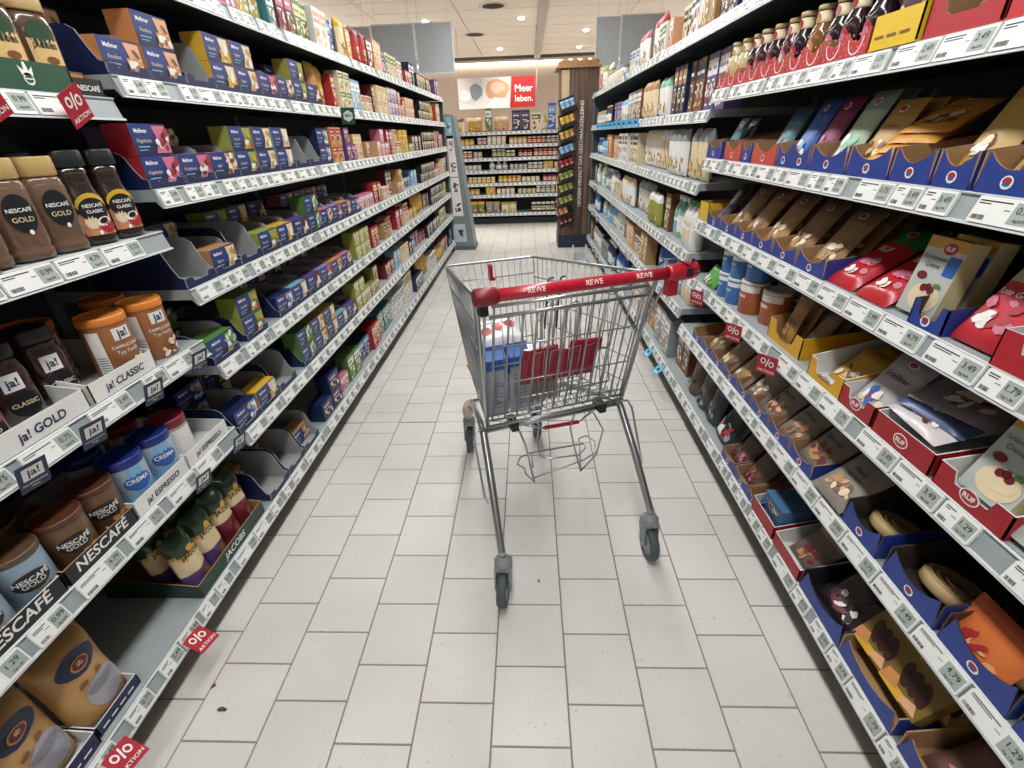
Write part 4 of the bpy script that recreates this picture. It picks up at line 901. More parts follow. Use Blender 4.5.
# coloured goods farther along: (kind, colour, accent, w, h, stack, count)
_runs = {}
NTH = ['first', 'second', 'third', 'fourth', 'fifth', 'sixth', 'seventh', 'eighth', 'ninth', 'tenth', 'eleventh', 'twelfth']
def runs(side, y0, y1, z, zclear, seq, where, seed, dep=.02, rev=False, cat='carton', cname='food_carton'):
    rg = random.Random(seed); y = y0; i = 0; prev = None
    while True:
        kind, col, acc, w, h, st, n = seq[i % len(seq)]; rep = i//len(seq)
        i += 1
        if kind == '-': y += w; prev = None; continue
        h = min(h, (zclear-.012)/st-.001)
        if y+w*n > y1: break
        gid = '%s %s %d' % (col, where, i)
        nmw = {'c': 'carton', 'p': 'pouch', 'b': 'bottle', 'j': 'jar', 't': 'can'}[kind]
        cn = {'#': 'coloured'}.get(col[0], col)
        base = '%s %s with %s print' % (cn, nmw, acc)
        key = (where, base); num = _runs.get(key, 0); _runs[key] = num+1
        if num: base += ' by the %s' % prev if prev else ' after a gap'
        if num > 1: base = ['', '', 'later ', 'last '][min(3, num)]+base
        rd = rg.choice([0, 0, .012, .03, .05]) if st == 1 else 0
        for k in range(n):
            if kind == 'c': pr = carton(col, acc, rg.choice(['gold', 'peach', 'lime', 'cream', 'red']), round(w-.004, 3), round(h, 3), .07, rg.choice(['~~', '~~~']), cname if col != 'black' else 'capsule_carton', rg.randint(1, 3))
            elif kind == 'p': pr = bag(col, acc, 'white', round(w-.004, 3), round(h, 3), .05, '', '', pic=('gold', 'cream', 'brown'), badge=None, name='pouch', seed=rg.randint(1, 3))
            elif kind == 'b': pr = flask(col, acc, rg.choice(['sky', 'white', 'cream']), round(w/2-.002, 3), round(h, 3))
            elif kind == 'j': pr = pot(col, acc, 'cream', round(w/2-.002, 3), round(h, 3))
            else: pr = tin(round(w/2-.003, 3), round(h, 3), COL.get(col, col), COL.get(acc, acc), '', '', 'white', None, band=(.2, .7), bandcol='white', lidh=.012, name='can')
            yy = y+w*(k+.5); jy = rg.uniform(-.04, .04); drop = st == 2 and k in (0, n-1) and rg.random() < .28
            for s in range(st-1 if drop else st):
                lab = (NTH[k]+' ' if n > 1 else '')+(['lower ', 'upper '][s] if st == 2 else '')+base+(', ' if n > 1 or st > 1 else ' ')+'on '+where
                put(pr, side, yy, z+E+s*(h+.001), dep+rd+rg.uniform(0, .012)*(1 if st == 1 else .3), lab, cat if kind == 'c' else nmw, gid, yaw=jy*(1 if s else .4))
        y += w*n+rg.choice([.004, .008, .02, .05]); prev = cn+' '+nmw
LQ = {
 'S1': [('c', 'brown', 'cream', .12, .10, 1, 2), ('c', 'purple', 'white', .08, .15, 1, 2), ('c', 'pink', 'white', .09, .17, 1, 2), ('c', 'yellow', 'gold', .08, .17, 1, 1), ('c', 'lime', 'white', .08, .16, 1, 2), ('c', 'teal', 'white', .07, .13, 1, 1), ('c', 'maroon', 'pink', .08, .16, 1, 2), ('c', 'green', 'cream', .08, .15, 1, 2), ('c', 'white', 'peach', .09, .16, 1, 2), ('c', 'blue', 'sky', .08, .16, 1, 2), ('p', 'cream', 'yellow', .10, .19, 1, 1), ('c', 'yellow', 'white', .07, .15, 1, 1),
        ('p', 'red', 'maroon', .12, .18, 1, 2), ('c', 'maroon', 'white', .13, .16, 1, 1), ('c', 'peach', 'cream', .10, .17, 1, 2), ('c', 'lilac', 'navy', .08, .12, 1, 2), ('c', 'cream', 'green', .08, .15, 1, 4), ('c', 'white', 'tan', .09, .14, 1, 2), ('c', 'red', 'white', .07, .10, 1, 3), ('c', 'navy', 'white', .10, .18, 1, 2), ('c', 'black', 'cream', .075, .12, 1, 9)],
 'S2': [('p', 'orange', 'gold', .10, .185, 1, 1), ('p', 'yellow', 'yellow', .10, .18, 1, 1), ('c', 'red', 'cream', .055, .15, 1, 1), ('c', 'cream', 'green', .09, .085, 2, 2), ('c', 'sky', 'white', .09, .15, 1, 2), ('c', 'cream', 'red', .075, .085, 1, 3), ('c', 'maroon', 'cream', .05, .16, 1, 1), ('c', 'cream', 'gold', .09, .08, 2, 3), ('c', 'lilac', 'white', .09, .085, 2, 3), ('c', 'pink', 'cream', .08, .08, 2, 2), ('c', 'red', 'white', .06, .12, 1, 1), ('c', 'peach', 'cream', .08, .07, 2, 4), ('c', 'maroon', 'red', .07, .15, 1, 2), ('c', 'black', 'cream', .075, .075, 2, 9)],
 'S3': [('c', 'orange', 'red', .08, .08, 2, 2), ('c', 'purple', 'pink', .08, .08, 2, 2), ('c', 'peach', 'cream', .09, .13, 1, 2), ('c', 'tan', 'cream', .07, .09, 1, 1), ('-', '', '', .12, 0, 1, 1), ('c', 'peach', 'white', .08, .09, 1, 1), ('c', 'pink', 'white', .09, .08, 2, 2), ('c', 'red', 'white', .06, .16, 1, 2), ('c', 'cream', 'red', .09, .08, 2, 2), ('c', 'yellow', 'gold', .10, .16, 1, 3), ('c', 'lime', 'white', .08, .06, 1, 2), ('c', 'brown', 'white', .08, .12, 1, 4), ('c', 'black', 'cream', .075, .075, 2, 9)],
 'S4': [('c', 'pink', 'white', .10, .075, 1, 3), ('c', 'red', 'cream', .08, .12, 1, 2), ('c', 'cream', 'pink', .09, .075, 2, 2), ('c', 'maroon', 'white', .07, .17, 1, 2), ('c', 'tan', 'cream', .09, .08, 2, 2), ('c', 'white', 'grey', .09, .14, 1, 2), ('c', 'navy', 'white', .08, .08, 1, 3), ('c', 'sky', 'white', .09, .12, 1, 2), ('c', 'black', 'cream', .075, .075, 2, 10)],
 'S5': [('c', 'lime', 'cream', .09, .075, 2, 3), ('c', 'red', 'cream', .07, .12, 1, 2), ('-', '', '', .08, 0, 1, 1), ('c', 'tan', 'brown', .09, .10, 1, 2), ('c', 'peach', 'red', .08, .11, 1, 2), ('c', 'red', 'white', .07, .14, 1, 3), ('c', 'cream', 'red', .08, .15, 1, 2), ('c', 'gold', 'cream', .09, .08, 1, 3), ('p', 'yellow', 'gold', .10, .16, 1, 4), ('c', 'brown', 'white', .08, .13, 1, 3), ('c', 'black', 'white', .075, .08, 2, 9)],
 'S6': [('c', 'lime', 'white', .09, .08, 2, 3), ('c', 'olive', 'cream', .09, .08, 2, 2), ('c', 'cream', 'lime', .08, .12, 1, 2), ('c', 'maroon', 'cream', .08, .10, 1, 3), ('c', 'sky', 'white', .08, .13, 1, 2), ('c', 'cream', 'gold', .08, .13, 1, 3), ('c', 'navy', 'white', .07, .11, 1, 2), ('c', 'lilac', 'pink', .10, .13, 1, 3), ('c', 'red', 'black', .08, .10, 1, 3), ('c', 'black', 'white', .08, .12, 1, 9)],
 'B': [('c', 'navy', 'purple', .12, .09, 2, 2), ('c', 'pink', 'white', .12, .08, 1, 1), ('c', 'green', 'white', .10, .14, 1, 2), ('c', 'navy', 'sky', .11, .13, 1, 2), ('c', 'red', 'cream', .09, .15, 1, 2), ('c', 'teal', 'white', .07, .16, 1, 5), ('c', 'white', 'grey', .07, .17, 1, 5), ('c', 'white', 'yellow', .10, .2, 1, 3), ('c', 'navy', 'white', .11, .12, 1, 3), ('p', 'yellow', 'gold', .10, .18, 1, 4), ('c', 'white', 'brown', .08, .15, 1, 4), ('p', 'yellow', 'brown', .10, .16, 1, 3), ('c', 'brown', 'cream', .08, .15, 1, 6)]}
ENDY = 5.70
for sh, st in (('S1', .78), ('S2', 2.03), ('S3', 2.03), ('S4', 2.31), ('S5', 2.10), ('S6', 1.96), ('B', 1.28)):
    z = SS.get(sh, ZB); ks = list(SS.values())
    clear = .26 if sh == 'S1' else (.43-.148 if sh == 'B' else (ks[ks.index(z)-1]-.047-z))
    runs('L', st, ENDY, z, clear, LQ[sh], ('the '+ORD[list(SS).index(sh)]+' tea shelf') if sh != 'B' else 'the bottom left shelf', len(sh)+int(z*100), cname={'S1': 'top_tea_carton', 'S2': 'tea_carton', 'S3': 'tea_carton', 'B': 'coffee_carton'}.get(sh, 'lower_tea_carton'))  # tea shelves above the bottom hold plain tea cartons, named by shelf height
for i, (y, kk) in enumerate(((.80, '0'), (.955, '0'), (1.11, '1'))):
    put(tray(.145, .13, .03, .29, 'navy', 'grey', 'step'), 'L', y, ZB+E, .016, ['emptied grey tray on the bottom shelf next to the green bags', 'second emptied grey tray along the bottom left shelf', 'navy tray with tan carton on the bottom left shelf'][i], 'tray')
    put(tea('tan', ('tan', 'brown', 'cream'), 'Chai'), 'L', y, ZB+E+.004, .2 if kk == '0' else .06, ['tan tea carton at the back of the first grey bottom tray', 'tan tea carton at the back of the second grey bottom tray', 'tan tea carton in the navy bottom tray'][i], 'tea carton')
# ================================================================== right rack, near baking bay (items run from far to near)
def filed(y, z, pr, n, lab, cat, lean=.45, dep=.03, step=.04, grp=None, yaw=0.0):
    for k in range(n):
        l = lab if k == 0 else ('second ' if k == 1 else 'third ' if k == 2 else 'fourth ')+lab
        put(pr, 'R', y, z, dep+step*k, l, cat, grp or lab, yaw=yaw, lean=lean)
z = SR['R1']+E
BT = [('#d8c79a', 'cream', 'gold'), ('#d8c79a', 'cream', 'gold'), ('#20141a', 'cream', 'red'), ('#4a1a26', 'cream', 'red'), ('#2b1420', 'cream', 'red'), ('#5a1c2a', 'cream', 'pink'), ('#2a1622', 'cream', 'red'), ('#8a5a34', 'cream', 'orange'), ('#241820', 'cream', 'pink'), ('#30141e', 'cream', 'red'), ('#241820', 'cream', 'red')]
NUM = ['first', 'second', 'third', 'fourth', 'fifth', 'sixth', 'seventh', 'eighth', 'ninth', 'tenth', 'eleventh', 'twelfth']
for i, (b, l, f_) in enumerate(BT):
    y = 1.575-i*.083
    put(bottle(b, l, f_), 'R', y, z+.004, .024+.004*(i % 3), '%s syrup bottle from the far end of the red checked trays' % NUM[i], 'bottle', 'syrup bottles')
    if i % 2: put(bottle(b, l, f_), 'R', y, z+.004, .115, 'syrup bottle behind the %s one in the red checked trays' % NUM[i], 'bottle', 'syrup bottles in the second row')
for i in range(5): put(tray(.183, .06, .050, .24, '#c22c33', 'kraft', 'scallop', 2, logo='gingham', side='slope'), 'R', 1.535-i*.187, z, .012, '%s red checked tray of syrup bottles, counted from the far end' % NUM[i], 'tray', 'red checked trays')
put(tray(.145, .07, .062, .22, '#e6c22e', 'kraft', 'flat', txt='~~~~', tcol='brown', tsize=.012, side='slope'), 'R', .605, z, .006, 'bright yellow low box between bottles and red tray', 'tray')
for i, y in enumerate((.655, .59)): put(bag('#5b4048', 'black', 'white', .075, .17, .03, '', '', pic=('red', 'pink', 'cream'), badge=None, seed=3+i), 'R', y, z+.004, .05, ['dark pouch with red print standing in the yellow box', 'second dark pouch with red print in the yellow box'][i], 'pouch', 'dark pouches')
put(tray(.17, .14, .08, .3, '#b8323a', 'kraft', 'U', side='slope'), 'R', .44, z, .012, 'red cut-out tray with dark packets on the second baking shelf', 'tray')
put(bag('#4a4a58', '#7a7a88', 'white', .12, .13, .04, '', '', pic=('grey', 'tan'), badge=None, seed=8), 'R', .45, z+.004, .05, 'grey foil packet slumped in the red cut-out tray', 'pouch', lean=.5)
put(tray(.16, .14, .085, .3, '#c8363c', 'kraft', 'U', side='slope'), 'R', .268, z, .012, 'red tray with wide opening at the top right', 'tray')
put(tray(.12, .13, .08, .3, 'blue', 'kraft', 'scallop', 1, badge=True, side='slope'), 'R', .12, z, .012, 'blue scalloped tray at the upper right photo edge', 'tray')
put(bag('tan', 'tan', 'white', .10, .16, .03, '', '', pic=('brown', 'cream'), seed=2), 'R', .12, z+.004, .06, 'tan pouch in the upper right blue tray', 'pouch', lean=.4)
# third shelf: filed dessert pouches in blue and red trays
z = SR['R3']+E
BL = '#243d90'
for y, w, c, n, lab in ((1.555, .16, BL, 1, 'far blue tray on the third baking shelf'), (1.36, .15, '#cc4a40', 1, 'red-orange tray, farther of two on the third baking shelf'), (1.235, .08, BL, 1, 'narrow blue tray between two red-orange trays'), (1.10, .17, '#cc4a40', 1, 'red-orange tray, nearer of two on the third baking shelf'),
        (.915, .19, BL, 2, 'blue two-scallop tray under the blue and burgundy pouches'), (.735, .165, BL, 1, 'blue tray under the pale green pouch'), (.575, .15, BL, 1, 'blue tray under the lying orange packets'), (.44, .115, BL, 1, 'plain blue tray left of the tall tan pouch'), (.335, .09, BL, 1, 'blue tray under the tall tan pouch'), (.225, .12, BL, 1, 'blue tray under the large tan pouch'), (.095, .13, BL, 1, 'blue tray at the right photo edge, third baking shelf')):
    put(tray(w-.004, .085, .062, .28, c, 'kraft', 'scallop', n, badge=True, side='slope'), 'R', y, z, .012, lab, 'tray', 'dessert trays')
filed(1.50, z+.004, bag('#5a7a84', '#37535f', 'white', .08, .15, .02, '', '', pic=('teal', 'white'), seed=2), 2, 'grey teal pouch filed in the far blue tray', 'pouch')
filed(1.09, z+.004, bag('#3f7382', '#2c4f60', 'white', .10, .165, .02, '', '', pic=('black', 'grey'), badge=None, seed=1), 2, 'teal pouch with black cup picture on the third baking shelf', 'pouch')
filed(.955, z+.004, bag('#2d57a8', '#27468c', 'white', .095, .185, .02, '', '', pic=('sky', 'white', 'grey'), seed=2), 3, 'royal blue pouch with white cup picture', 'pouch')
filed(.855, z+.004, bag('#7b2148', '#6a1c40', 'white', .09, .185, .02, '', '', pic=('maroon', 'black', 'pink'), seed=3), 3, 'burgundy pouch beside the royal blue one', 'pouch')
filed(.74, z+.004, bag('#a6b8a0', '#7e9484', 'white', .095, .19, .02, '', '', pic=('mint', 'white'), seed=4), 3, 'pale green pouch filed upright on the third shelf', 'pouch')
filed(.63, z+.004, bag('#b79048', '#a57d3a', 'white', .095, .165, .02, 'Paradies', '', 'brown', ('cream', 'brown'), seed=5), 3, 'tan pouch left of the lying orange packets', 'pouch')
for k in range(4): put(bag('#cf913c', '#c08030', 'white', .11, .135, .018, 'Desserts', '', 'brown', ('cream', 'brown'), seed=6), 'R', .555-.012*k, z+.03+.019*k, .03+.012*k, '%s orange dessert packet from below, lying slanted in the tray' % NUM[k], 'packet', 'lying orange packets', lean=1.12, yaw=.25)
filed(.47, z+.004, bag('#8a6a48', '#7a5a3a', 'white', .06, .185, .02, '', '', pic=('brown', 'cream'), seed=7), 2, 'narrow brown pouch at the back of the third shelf', 'pouch', dep=.14)
filed(.345, z+.004, bag('#b89650', '#a8823c', 'white', .095, .20, .02, '', '', 'brown', ('maroon', 'cream', 'white'), seed=8), 3, 'tall tan sauce pouch leaning right of the orange packets', 'pouch', lean=.5)
filed(.215, z+.004, bag('#bfa066', '#b08c48', 'white', .115, .20, .02, 'Paradies', '', 'brown', ('maroon', 'brown', 'cream'), seed=9), 4, 'large tan pouch leaning toward the right photo edge', 'pouch', lean=.5)
filed(.09, z+.004, bag('#a58a5a', '#96783e', 'white', .10, .19, .02, '', '', pic=('maroon', 'cream'), seed=2), 2, 'tan pouch cut by the right photo edge', 'pouch', lean=.5)
# fourth shelf
z = SR['R4']+E
put(tray(.11, .08, .075, .25, '#d9b32c', 'kraft', 'flat', side='slope'), 'R', 1.585, z, .02, 'yellow tray at the far end of the fourth baking shelf', 'tray')
for i in range(6): put(tray(.145, .075, .05, .28, BL, 'kraft', 'scallop', 1, badge=True, side='slope'), 'R', 1.43-.148*i, z, .012, '%s blue scalloped tray of brown pouches, counted from the far end' % NUM[i], 'tray', 'blue trays on the fourth shelf')
filed(1.46, z+.004, bag('#4a3840', '#3a2c34', 'white', .06, .18, .02, '', '', pic=('lilac', 'black'), badge=None, seed=1), 2, 'narrow dark pouch at the far end of the fourth shelf', 'pouch', lean=.6)
for i, (y, c, t, sd) in enumerate(((1.29, '#8f6a3c', '#7a5830', 2), (1.15, '#9a7244', '#80603a', 3), (1.0, '#a8844e', '#8c6a40', 4), (.85, '#8d6c46', '#7a5c3c', 5), (.70, '#93714c', '#7c5e3e', 6))):
    filed(y, z+.004, bag(c, t, 'white', .11, .19, .025, '', '', 'brown', ('brown', 'cream', 'tan'), seed=sd), 3, '%s brown baking pouch from the far end, leaning in a blue tray' % NUM[i], 'pouch', lean=.6, step=.05)
rg_ = bag('#c22a38', '#c9b9a8', 'white', .105, .20, .035, 'Rote Grütze', '', 'white', ('pink', 'red', 'white'), badge='red', seed=5, split=.60)
rg2 = bag('#b8262f', '#3f7a34', 'white', .105, .22, .035, 'RUF', '', 'white', ('red', 'pink', 'white'), badge='red', seed=6, split=.66, rough=.25)
put(rg2, 'R', .565, z, .012, 'red and green foil bag leaning, farther of two', 'bag', 'red and green foil bags', lean=.95); put(rg2, 'R', .445, z, .010, 'red and green foil bag leaning, nearer of two', 'bag', 'red and green foil bags', lean=.95)
put(rg2, 'R', .565, z, .085, 'red and green foil bag in second row, farther of two', 'bag', 'red and green foil bags', lean=.95); put(rg2, 'R', .445, z, .085, 'red and green foil bag in second row, nearer of two', 'bag', 'red and green foil bags', lean=.95)
def creme(name, t1, t2, top, pic, seed):
    m = MB(); w, h, d = .095, .15, .035; hw = w/2; m.box(-hw, hw, 0, d, 0, h, M('#b9c2bd', .4), side=M('#d8cfa0', .45), top=C('gold'))
    f = flat(); m.rect(f, -hw, hw, h*.86, h, C(top)); f2 = flat(-.001); f3 = flat(-.0015)
    m.blob(f2, .01, h*.88, .016, .011, C('red'), 12); m.text('RUF', .011, WHITE, f3, .03, u0=.01, v0=h*.88-.004)
    m.text(t1, .013, C('navy'), f2, .0, u0=-hw*.25, v0=h*.72, maxw=w*.6); m.text(t2, .013, C('navy'), f2, .0, u0=-hw*.25, v0=h*.62, maxw=w*.5)
    m.rect(f2, hw*.38, hw*.95, h*.56, h*.80, C('blue')); m.blob(f2, -hw*.5, h*.5, .013, .008, C('maroon'), 10)
    m.blob(f2, hw*.1, h*.24, hw*.8, h*.19, C(pic[0]), 18); m.blob(f3, hw*.1, h*.28, hw*.66, h*.13, C(pic[1]), 16)
    for i, (a, b) in enumerate(((-.1, .36), (.12, .38), (.3, .35))): m.blob(flat(-.002), hw*a, h*b, .0085, .008, C(pic[2]), 10)
    m.blob(flat(-.002), hw*.5, h*.42, .01, .005, C('green'), 8)
    return Proto(name, m.mesh(name), w=w, h=h, d=d)
sc_ = creme('dessert_carton', 'Schlemmer-', 'Creme', 'gold', ('cream', 'cream', 'maroon'), 1)
put(sc_, 'R', .335, z+.004, .035, 'cream dessert carton with cherries standing in a small blue tray', 'carton', 'dessert cartons', lean=.15); put(sc_, 'R', .335, z+.004, .085, 'cream dessert carton behind the front one, fourth shelf', 'carton', 'dessert cartons', lean=.15)
put(tray(.085, .07, .05, .2, BL, '#3a2a22', 'U', badge=True, side='slope'), 'R', .275, z, .016, 'small blue tray with dark opening beside the dessert carton', 'tray')
filed(.175, z+.004, rg_, 3, 'red fruit jelly pouch leaning over the shelf edge', 'pouch', lean=.55, dep=.014, step=.045)
filed(.165, z+.004, bag('#46618c', '#2a3c66', 'white', .1, .2, .02, '', '', pic=('sky', 'white'), seed=3), 2, 'blue pouch in the dark behind the jelly pouches', 'pouch', lean=.45, dep=.20)
put(tray(.15, .085, .062, .28, '#b3222c', 'white', 'step', logo='ruf', side='slope'), 'R', .045, z, .010, 'red tray with round white logo, right end of the fourth shelf', 'tray')
filed(.045, z+.004, bag('#a8a89a', '#9c3038', 'white', .105, .19, .02, 'Rote Grütze', '', 'red', ('red', 'lime', 'pink'), seed=4), 4, 'grey and red pouch filed in the red logo tray', 'pouch', lean=.55, dep=.03)
# fifth shelf
z = SR['R5']+E
put(bag('#4f9a3e', '#58a848', 'white', .14, .09, .03, '', '', pic=('lime', 'white'), badge=None, seed=2), 'R', 1.42, z, .016, 'green packet leaning near the trolley grip', 'packet', lean=.6)
bt2 = tin(.041, .098, '#3f74b8', '#d3dbe2', 'Mandel', '', 'white', None, band=(.68, .84), bandcol='white', lidh=.01, name='can')
for i, y in enumerate((1.285, 1.195)):
    put(bt2, 'R', y, z, .02, ['blue and white can, lower left of four', 'blue and white can, lower right of four'][i], 'can', 'blue cans'); put(bt2, 'R', y-.002, z+.099, .022, ['blue and white can, upper left of four', 'blue and white can, upper right of four'][i], 'can', 'blue cans')
    put(bt2, 'R', y, z, .12, ['blue can in the second row, left', 'blue can in the second row, right'][i], 'can', 'blue cans')
ot = tin(.047, .118, '#a85a34', '#cfcac2', 'CREMA', '', 'white', None, band=(.68, .88), bandcol='white', pic=None, lidh=.012, name='can')
put(ot, 'R', 1.085, z, .025, 'orange-brown can with white band, farther of two', 'can', 'orange brown cans'); put(ot, 'R', .965, z, .05, 'orange-brown can with white band, nearer of two', 'can', 'orange brown cans')
put(bt2, 'R', 1.08, z+.119, .03, 'blue can stacked on the farther orange-brown can', 'can', 'blue cans'); put(bt2, 'R', .99, z, .16, 'blue can in the dark behind the orange ones', 'can', 'blue cans')
YL = '#d3a01c'
put(tray(.20, .09, .065, .26, YL, 'kraft', 'U', txt='vanillin', tcol='brown', tsize=.02, side='slope'), 'R', .755, z, .03, 'yellow cut-out tray with folded-open flap on the fifth shelf', 'tray')
filed(.80, z+.004, bag('#a67c46', '#8a6436', 'white', .07, .155, .02, '', '', pic=('tan', 'brown'), badge=None, seed=1), 3, 'brown sugar pouch standing in the yellow cut-out tray', 'pouch', lean=.3, dep=.05)
filed(.71, z+.004, bag('#7c5c3c', '#6a4c30', 'white', .07, .15, .02, '', '', pic=('brown', 'grey'), badge=None, seed=2), 3, 'dark brown pouch beside the sugar pouches in the yellow tray', 'pouch', lean=.5, dep=.07)
put(tray(.15, .10, .055, .27, YL, 'white', 'U', txt='vanillin', tcol='brown', tsize=.02, side='slope'), 'R', .50, z, .014, 'second yellow tray nearer the camera, with torn side', 'tray')
filed(.50, z+.004, bag('#c79a34', '#b08828', 'white', .11, .12, .025, '', '', 'brown', ('brown', 'cream'), badge=None, seed=3), 3, 'yellow sugar packet in the second yellow tray', 'packet', lean=.8, dep=.05)
RD = '#a31d28'
put(tray(.12, .08, .05, .27, RD, 'white', 'step', logo='ruf', side='slope'), 'R', .365, z, .012, 'red logo tray under the semolina pouches', 'tray')
filed(.365, z+.004, bag('#b9b2b8', '#a39ca4', 'white', .11, .165, .022, 'Grießbrei', '', 'navy', ('red', 'white', 'cream', 'blue'), badge='red', seed=2), 4, 'grey semolina pouch with red fruit leaning in its red tray', 'pouch', lean=.62, dep=.025)
put(tray(.165, .085, .05, .28, RD, 'white', 'flat', logo='ruf', side='slope'), 'R', .215, z, .012, 'red logo tray under the lying foil packets', 'tray')
for k in range(3): put(bag(['#c9c2c4', '#4a5a84', '#8a8088'][k], ['#2f4f9a', '#2f4f9a', '#b9a9a0'][k], 'white', .155, .17, .018, '', '', pic=('maroon', 'cream', 'white'), badge=None, seed=4+k, rough=.25), 'R', .225-.012*k, z+.058+.02*k, .02+.02*k, '%s foil packet from below lying across the red tray' % NUM[k], 'packet', 'lying foil packets', lean=1.25, yaw=.2*k-.1)
put(tray(.15, .085, .05, .28, RD, 'white', 'step', logo='ruf', side='slope'), 'R', .045, z, .012, 'red logo tray under the cream dessert carton, fifth shelf', 'tray')
put(sc_, 'R', .055, z+.004, .04, 'cream dessert carton with cherries in the red logo tray', 'carton', 'dessert cartons', lean=.35); put(sc_, 'R', .04, z+.004, .09, 'cream dessert carton behind the front one, fifth shelf', 'carton', 'dessert cartons', lean=.35)
gj = creme('dessert_carton', 'Götter-', 'speise', 'peach', ('green', 'green', 'lime'), 2)
put(gj, 'R', -.075, z, .02, 'green jelly carton at the right photo edge', 'carton', 'dessert cartons', lean=.35); put(gj, 'R', -.075, z, .065, 'green jelly carton in the second row', 'carton', 'dessert cartons', lean=.35)
put(tray(.13, .08, .05, .28, RD, 'white', 'step', logo='ruf', side='slope'), 'R', -.215, z, .012, 'red logo tray cut by the right photo edge', 'tray')
# sixth shelf
z = SR['R6']+E
for i, y in enumerate((1.40, 1.27, 1.14, 1.01, .88, .75, .62, .49)): put(tray(.126, .075, .046, .28, BL, 'kraft', 'scallop', 1, badge=True, side='slope'), 'R', y, z, .012, '%s blue scalloped nut tray from the far end, sixth shelf' % NUM[i], 'tray', 'blue nut trays')
for i, (y, c, t, p, nm) in enumerate(((1.27, '#8a7a66', '#7c6e5c', ('tan', 'cream'), 'far sliced-nut pouch'), (1.12, '#8c7c66', '#80725e', ('tan', 'brown', 'cream'), 'second sliced-nut pouch'), (.985, '#94826a', '#84745e', ('gold', 'tan', 'cream'), 'third pale flake pouch'), (.855, '#7d7668', '#5a6f74', ('cream', 'white', 'tan'), 'grey-teal nut pouch'), (.735, '#86796a', '#6e7c60', ('peach', 'brown'), 'green-grey almond pouch'), (.61, '#80756c', '#766c64', ('orange', 'peach', 'brown'), 'walnut pouch with orange nuts'), (.485, '#7d736b', '#6f6660', ('brown', 'tan', 'maroon'), 'hazelnut pouch with brown nuts'))):
    filed(y, z+.004, bag(c, t, 'white', .118, .165, .03, ['', '', '', '', 'Mandeln', 'Walnuss', 'Haselnuss'][i], '', 'navy', p, badge=None, seed=i+1, picv=.3), 3, nm+' leaning in its blue tray', 'pouch', lean=.75, dep=.02, step=.045)
put(bag('#8b8178', '#857c74', 'white', .125, .17, .028, 'Hasel-', 'mandeln', 'navy', ('peach', 'brown', 'tan', 'cream'), badge=None, seed=9, picv=.3), 'R', .345, z+.012, -.005, 'almond pouch hanging over the shelf edge in front of empty space', 'pouch', lean=.85)
for i, (y, w) in enumerate(((.22, .13), (.06, .15), (-.095, .15), (-.25, .15))):
    put(tray(w-.006, .10, .066, .28, BL, '#3a3230', 'scallop', 1, badge=True, side='slope'), 'R', y, z, .012, ['blue tray with a round cake base inside, sixth shelf', 'blue tray with dark inside and cake base', 'blue tray with orange wafer packet', 'blue tray at the lower right photo edge'][i], 'tray', 'blue cake trays')
    b = MB(); b.lathe([(.0, 0), (.058, 0), (.062, .004), (.062, .022), (.056, .026), (.0, .026)], 22, M('#b59a6c', .6)); p = MB()
    for r_ in (.018, .034, .048): p.lathe([(r_, .0262), (r_+.004, .029), (r_+.008, .0262)], 22, M('#c4aa7c', .6))
    Proto('cake_base', b.mesh('cake_base'), [('icing_rings', p.mesh('icing_rings'))]).put((XF+.10, y, z+.006), Matrix.Rotation(.35, 4, 'Y') @ Matrix.Translation((0, 0, .02)), ['round sponge cake base in the first cake tray', 'round sponge cake base in the dark cake tray', 'round cake base behind the wafer packet', 'round cake base nearest the photo edge'][i], 'cake', 'cake bases')
put(bag('#d0703a', '#c05a30', 'white', .13, .10, .02, '', '', pic=('peach', 'red'), badge=None, seed=2), 'R', -.07, z+.012, .016, 'orange wafer packet standing at the front of a blue tray', 'packet', lean=.5)
# bottom shelf
z = ZRB+E
for i, (y, c) in enumerate(((1.46, '#5a4a40'), (1.32, '#4a443f'), (1.19, '#35383c'))): filed(y, z, bag(c, '#55575a', 'white', .12, .19, .06, '', '', pic=('grey', 'black'), badge=None, seed=i+1), 2, '%s dark baking-mix bag from the far end, bottom right shelf' % NUM[i], 'bag', lean=.25, dep=.03, step=.09)
put(bag('#2c3136', '#3c4248', 'white', .17, .2, .07, '', '', pic=('grey', 'red', 'white'), badge=None, seed=5, rough=.2), 'R', 1.03, z, .02, 'large black foil bag slumped on the bottom right shelf', 'bag', lean=.5)
for i, y in enumerate((.885, .76, .655)): put(tray(.118 if i < 2 else .085, .075, .046, .28, BL, 'kraft', 'scallop', 1, badge=True, side='slope'), 'R', y, z, .012, '%s blue tray from the far end on the bottom right shelf' % NUM[i], 'tray', 'bottom blue trays')
for i, y in enumerate((.885, .76)): filed(y, z+.004, bag('#5c4a42', '#4c3c36', 'white', .11, .15, .03, '', '', pic=('pink', 'brown', 'maroon'), badge=None, seed=3+i), 2, ['brown', 'dark brown'][i]+' baking pouch in a bottom blue tray', 'pouch', lean=.6)
put(tray(.15, .09, .05, .26, RD, 'white', 'flat', side='slope'), 'R', .575, z, .008, 'red tray with blue boxes on the bottom right shelf', 'tray')
for k in range(2): put(carton('#4a7296', '#35587e', 'orange', .11, .045, .09, '', 'baking_carton', 2), 'R', .58-.01*k, z+.004+.0462*k, .03, ['blue baking carton, lower of two in the red tray', 'blue baking carton, upper of two in the red tray'][k], 'carton', 'blue baking cartons')
put(carton('#4a7296', '#35587e', 'orange', .11, .045, .09, '', 'baking_carton', 2), 'R', .575, z+.004, .14, 'blue baking carton farther back in the red tray', 'carton', 'blue baking cartons')
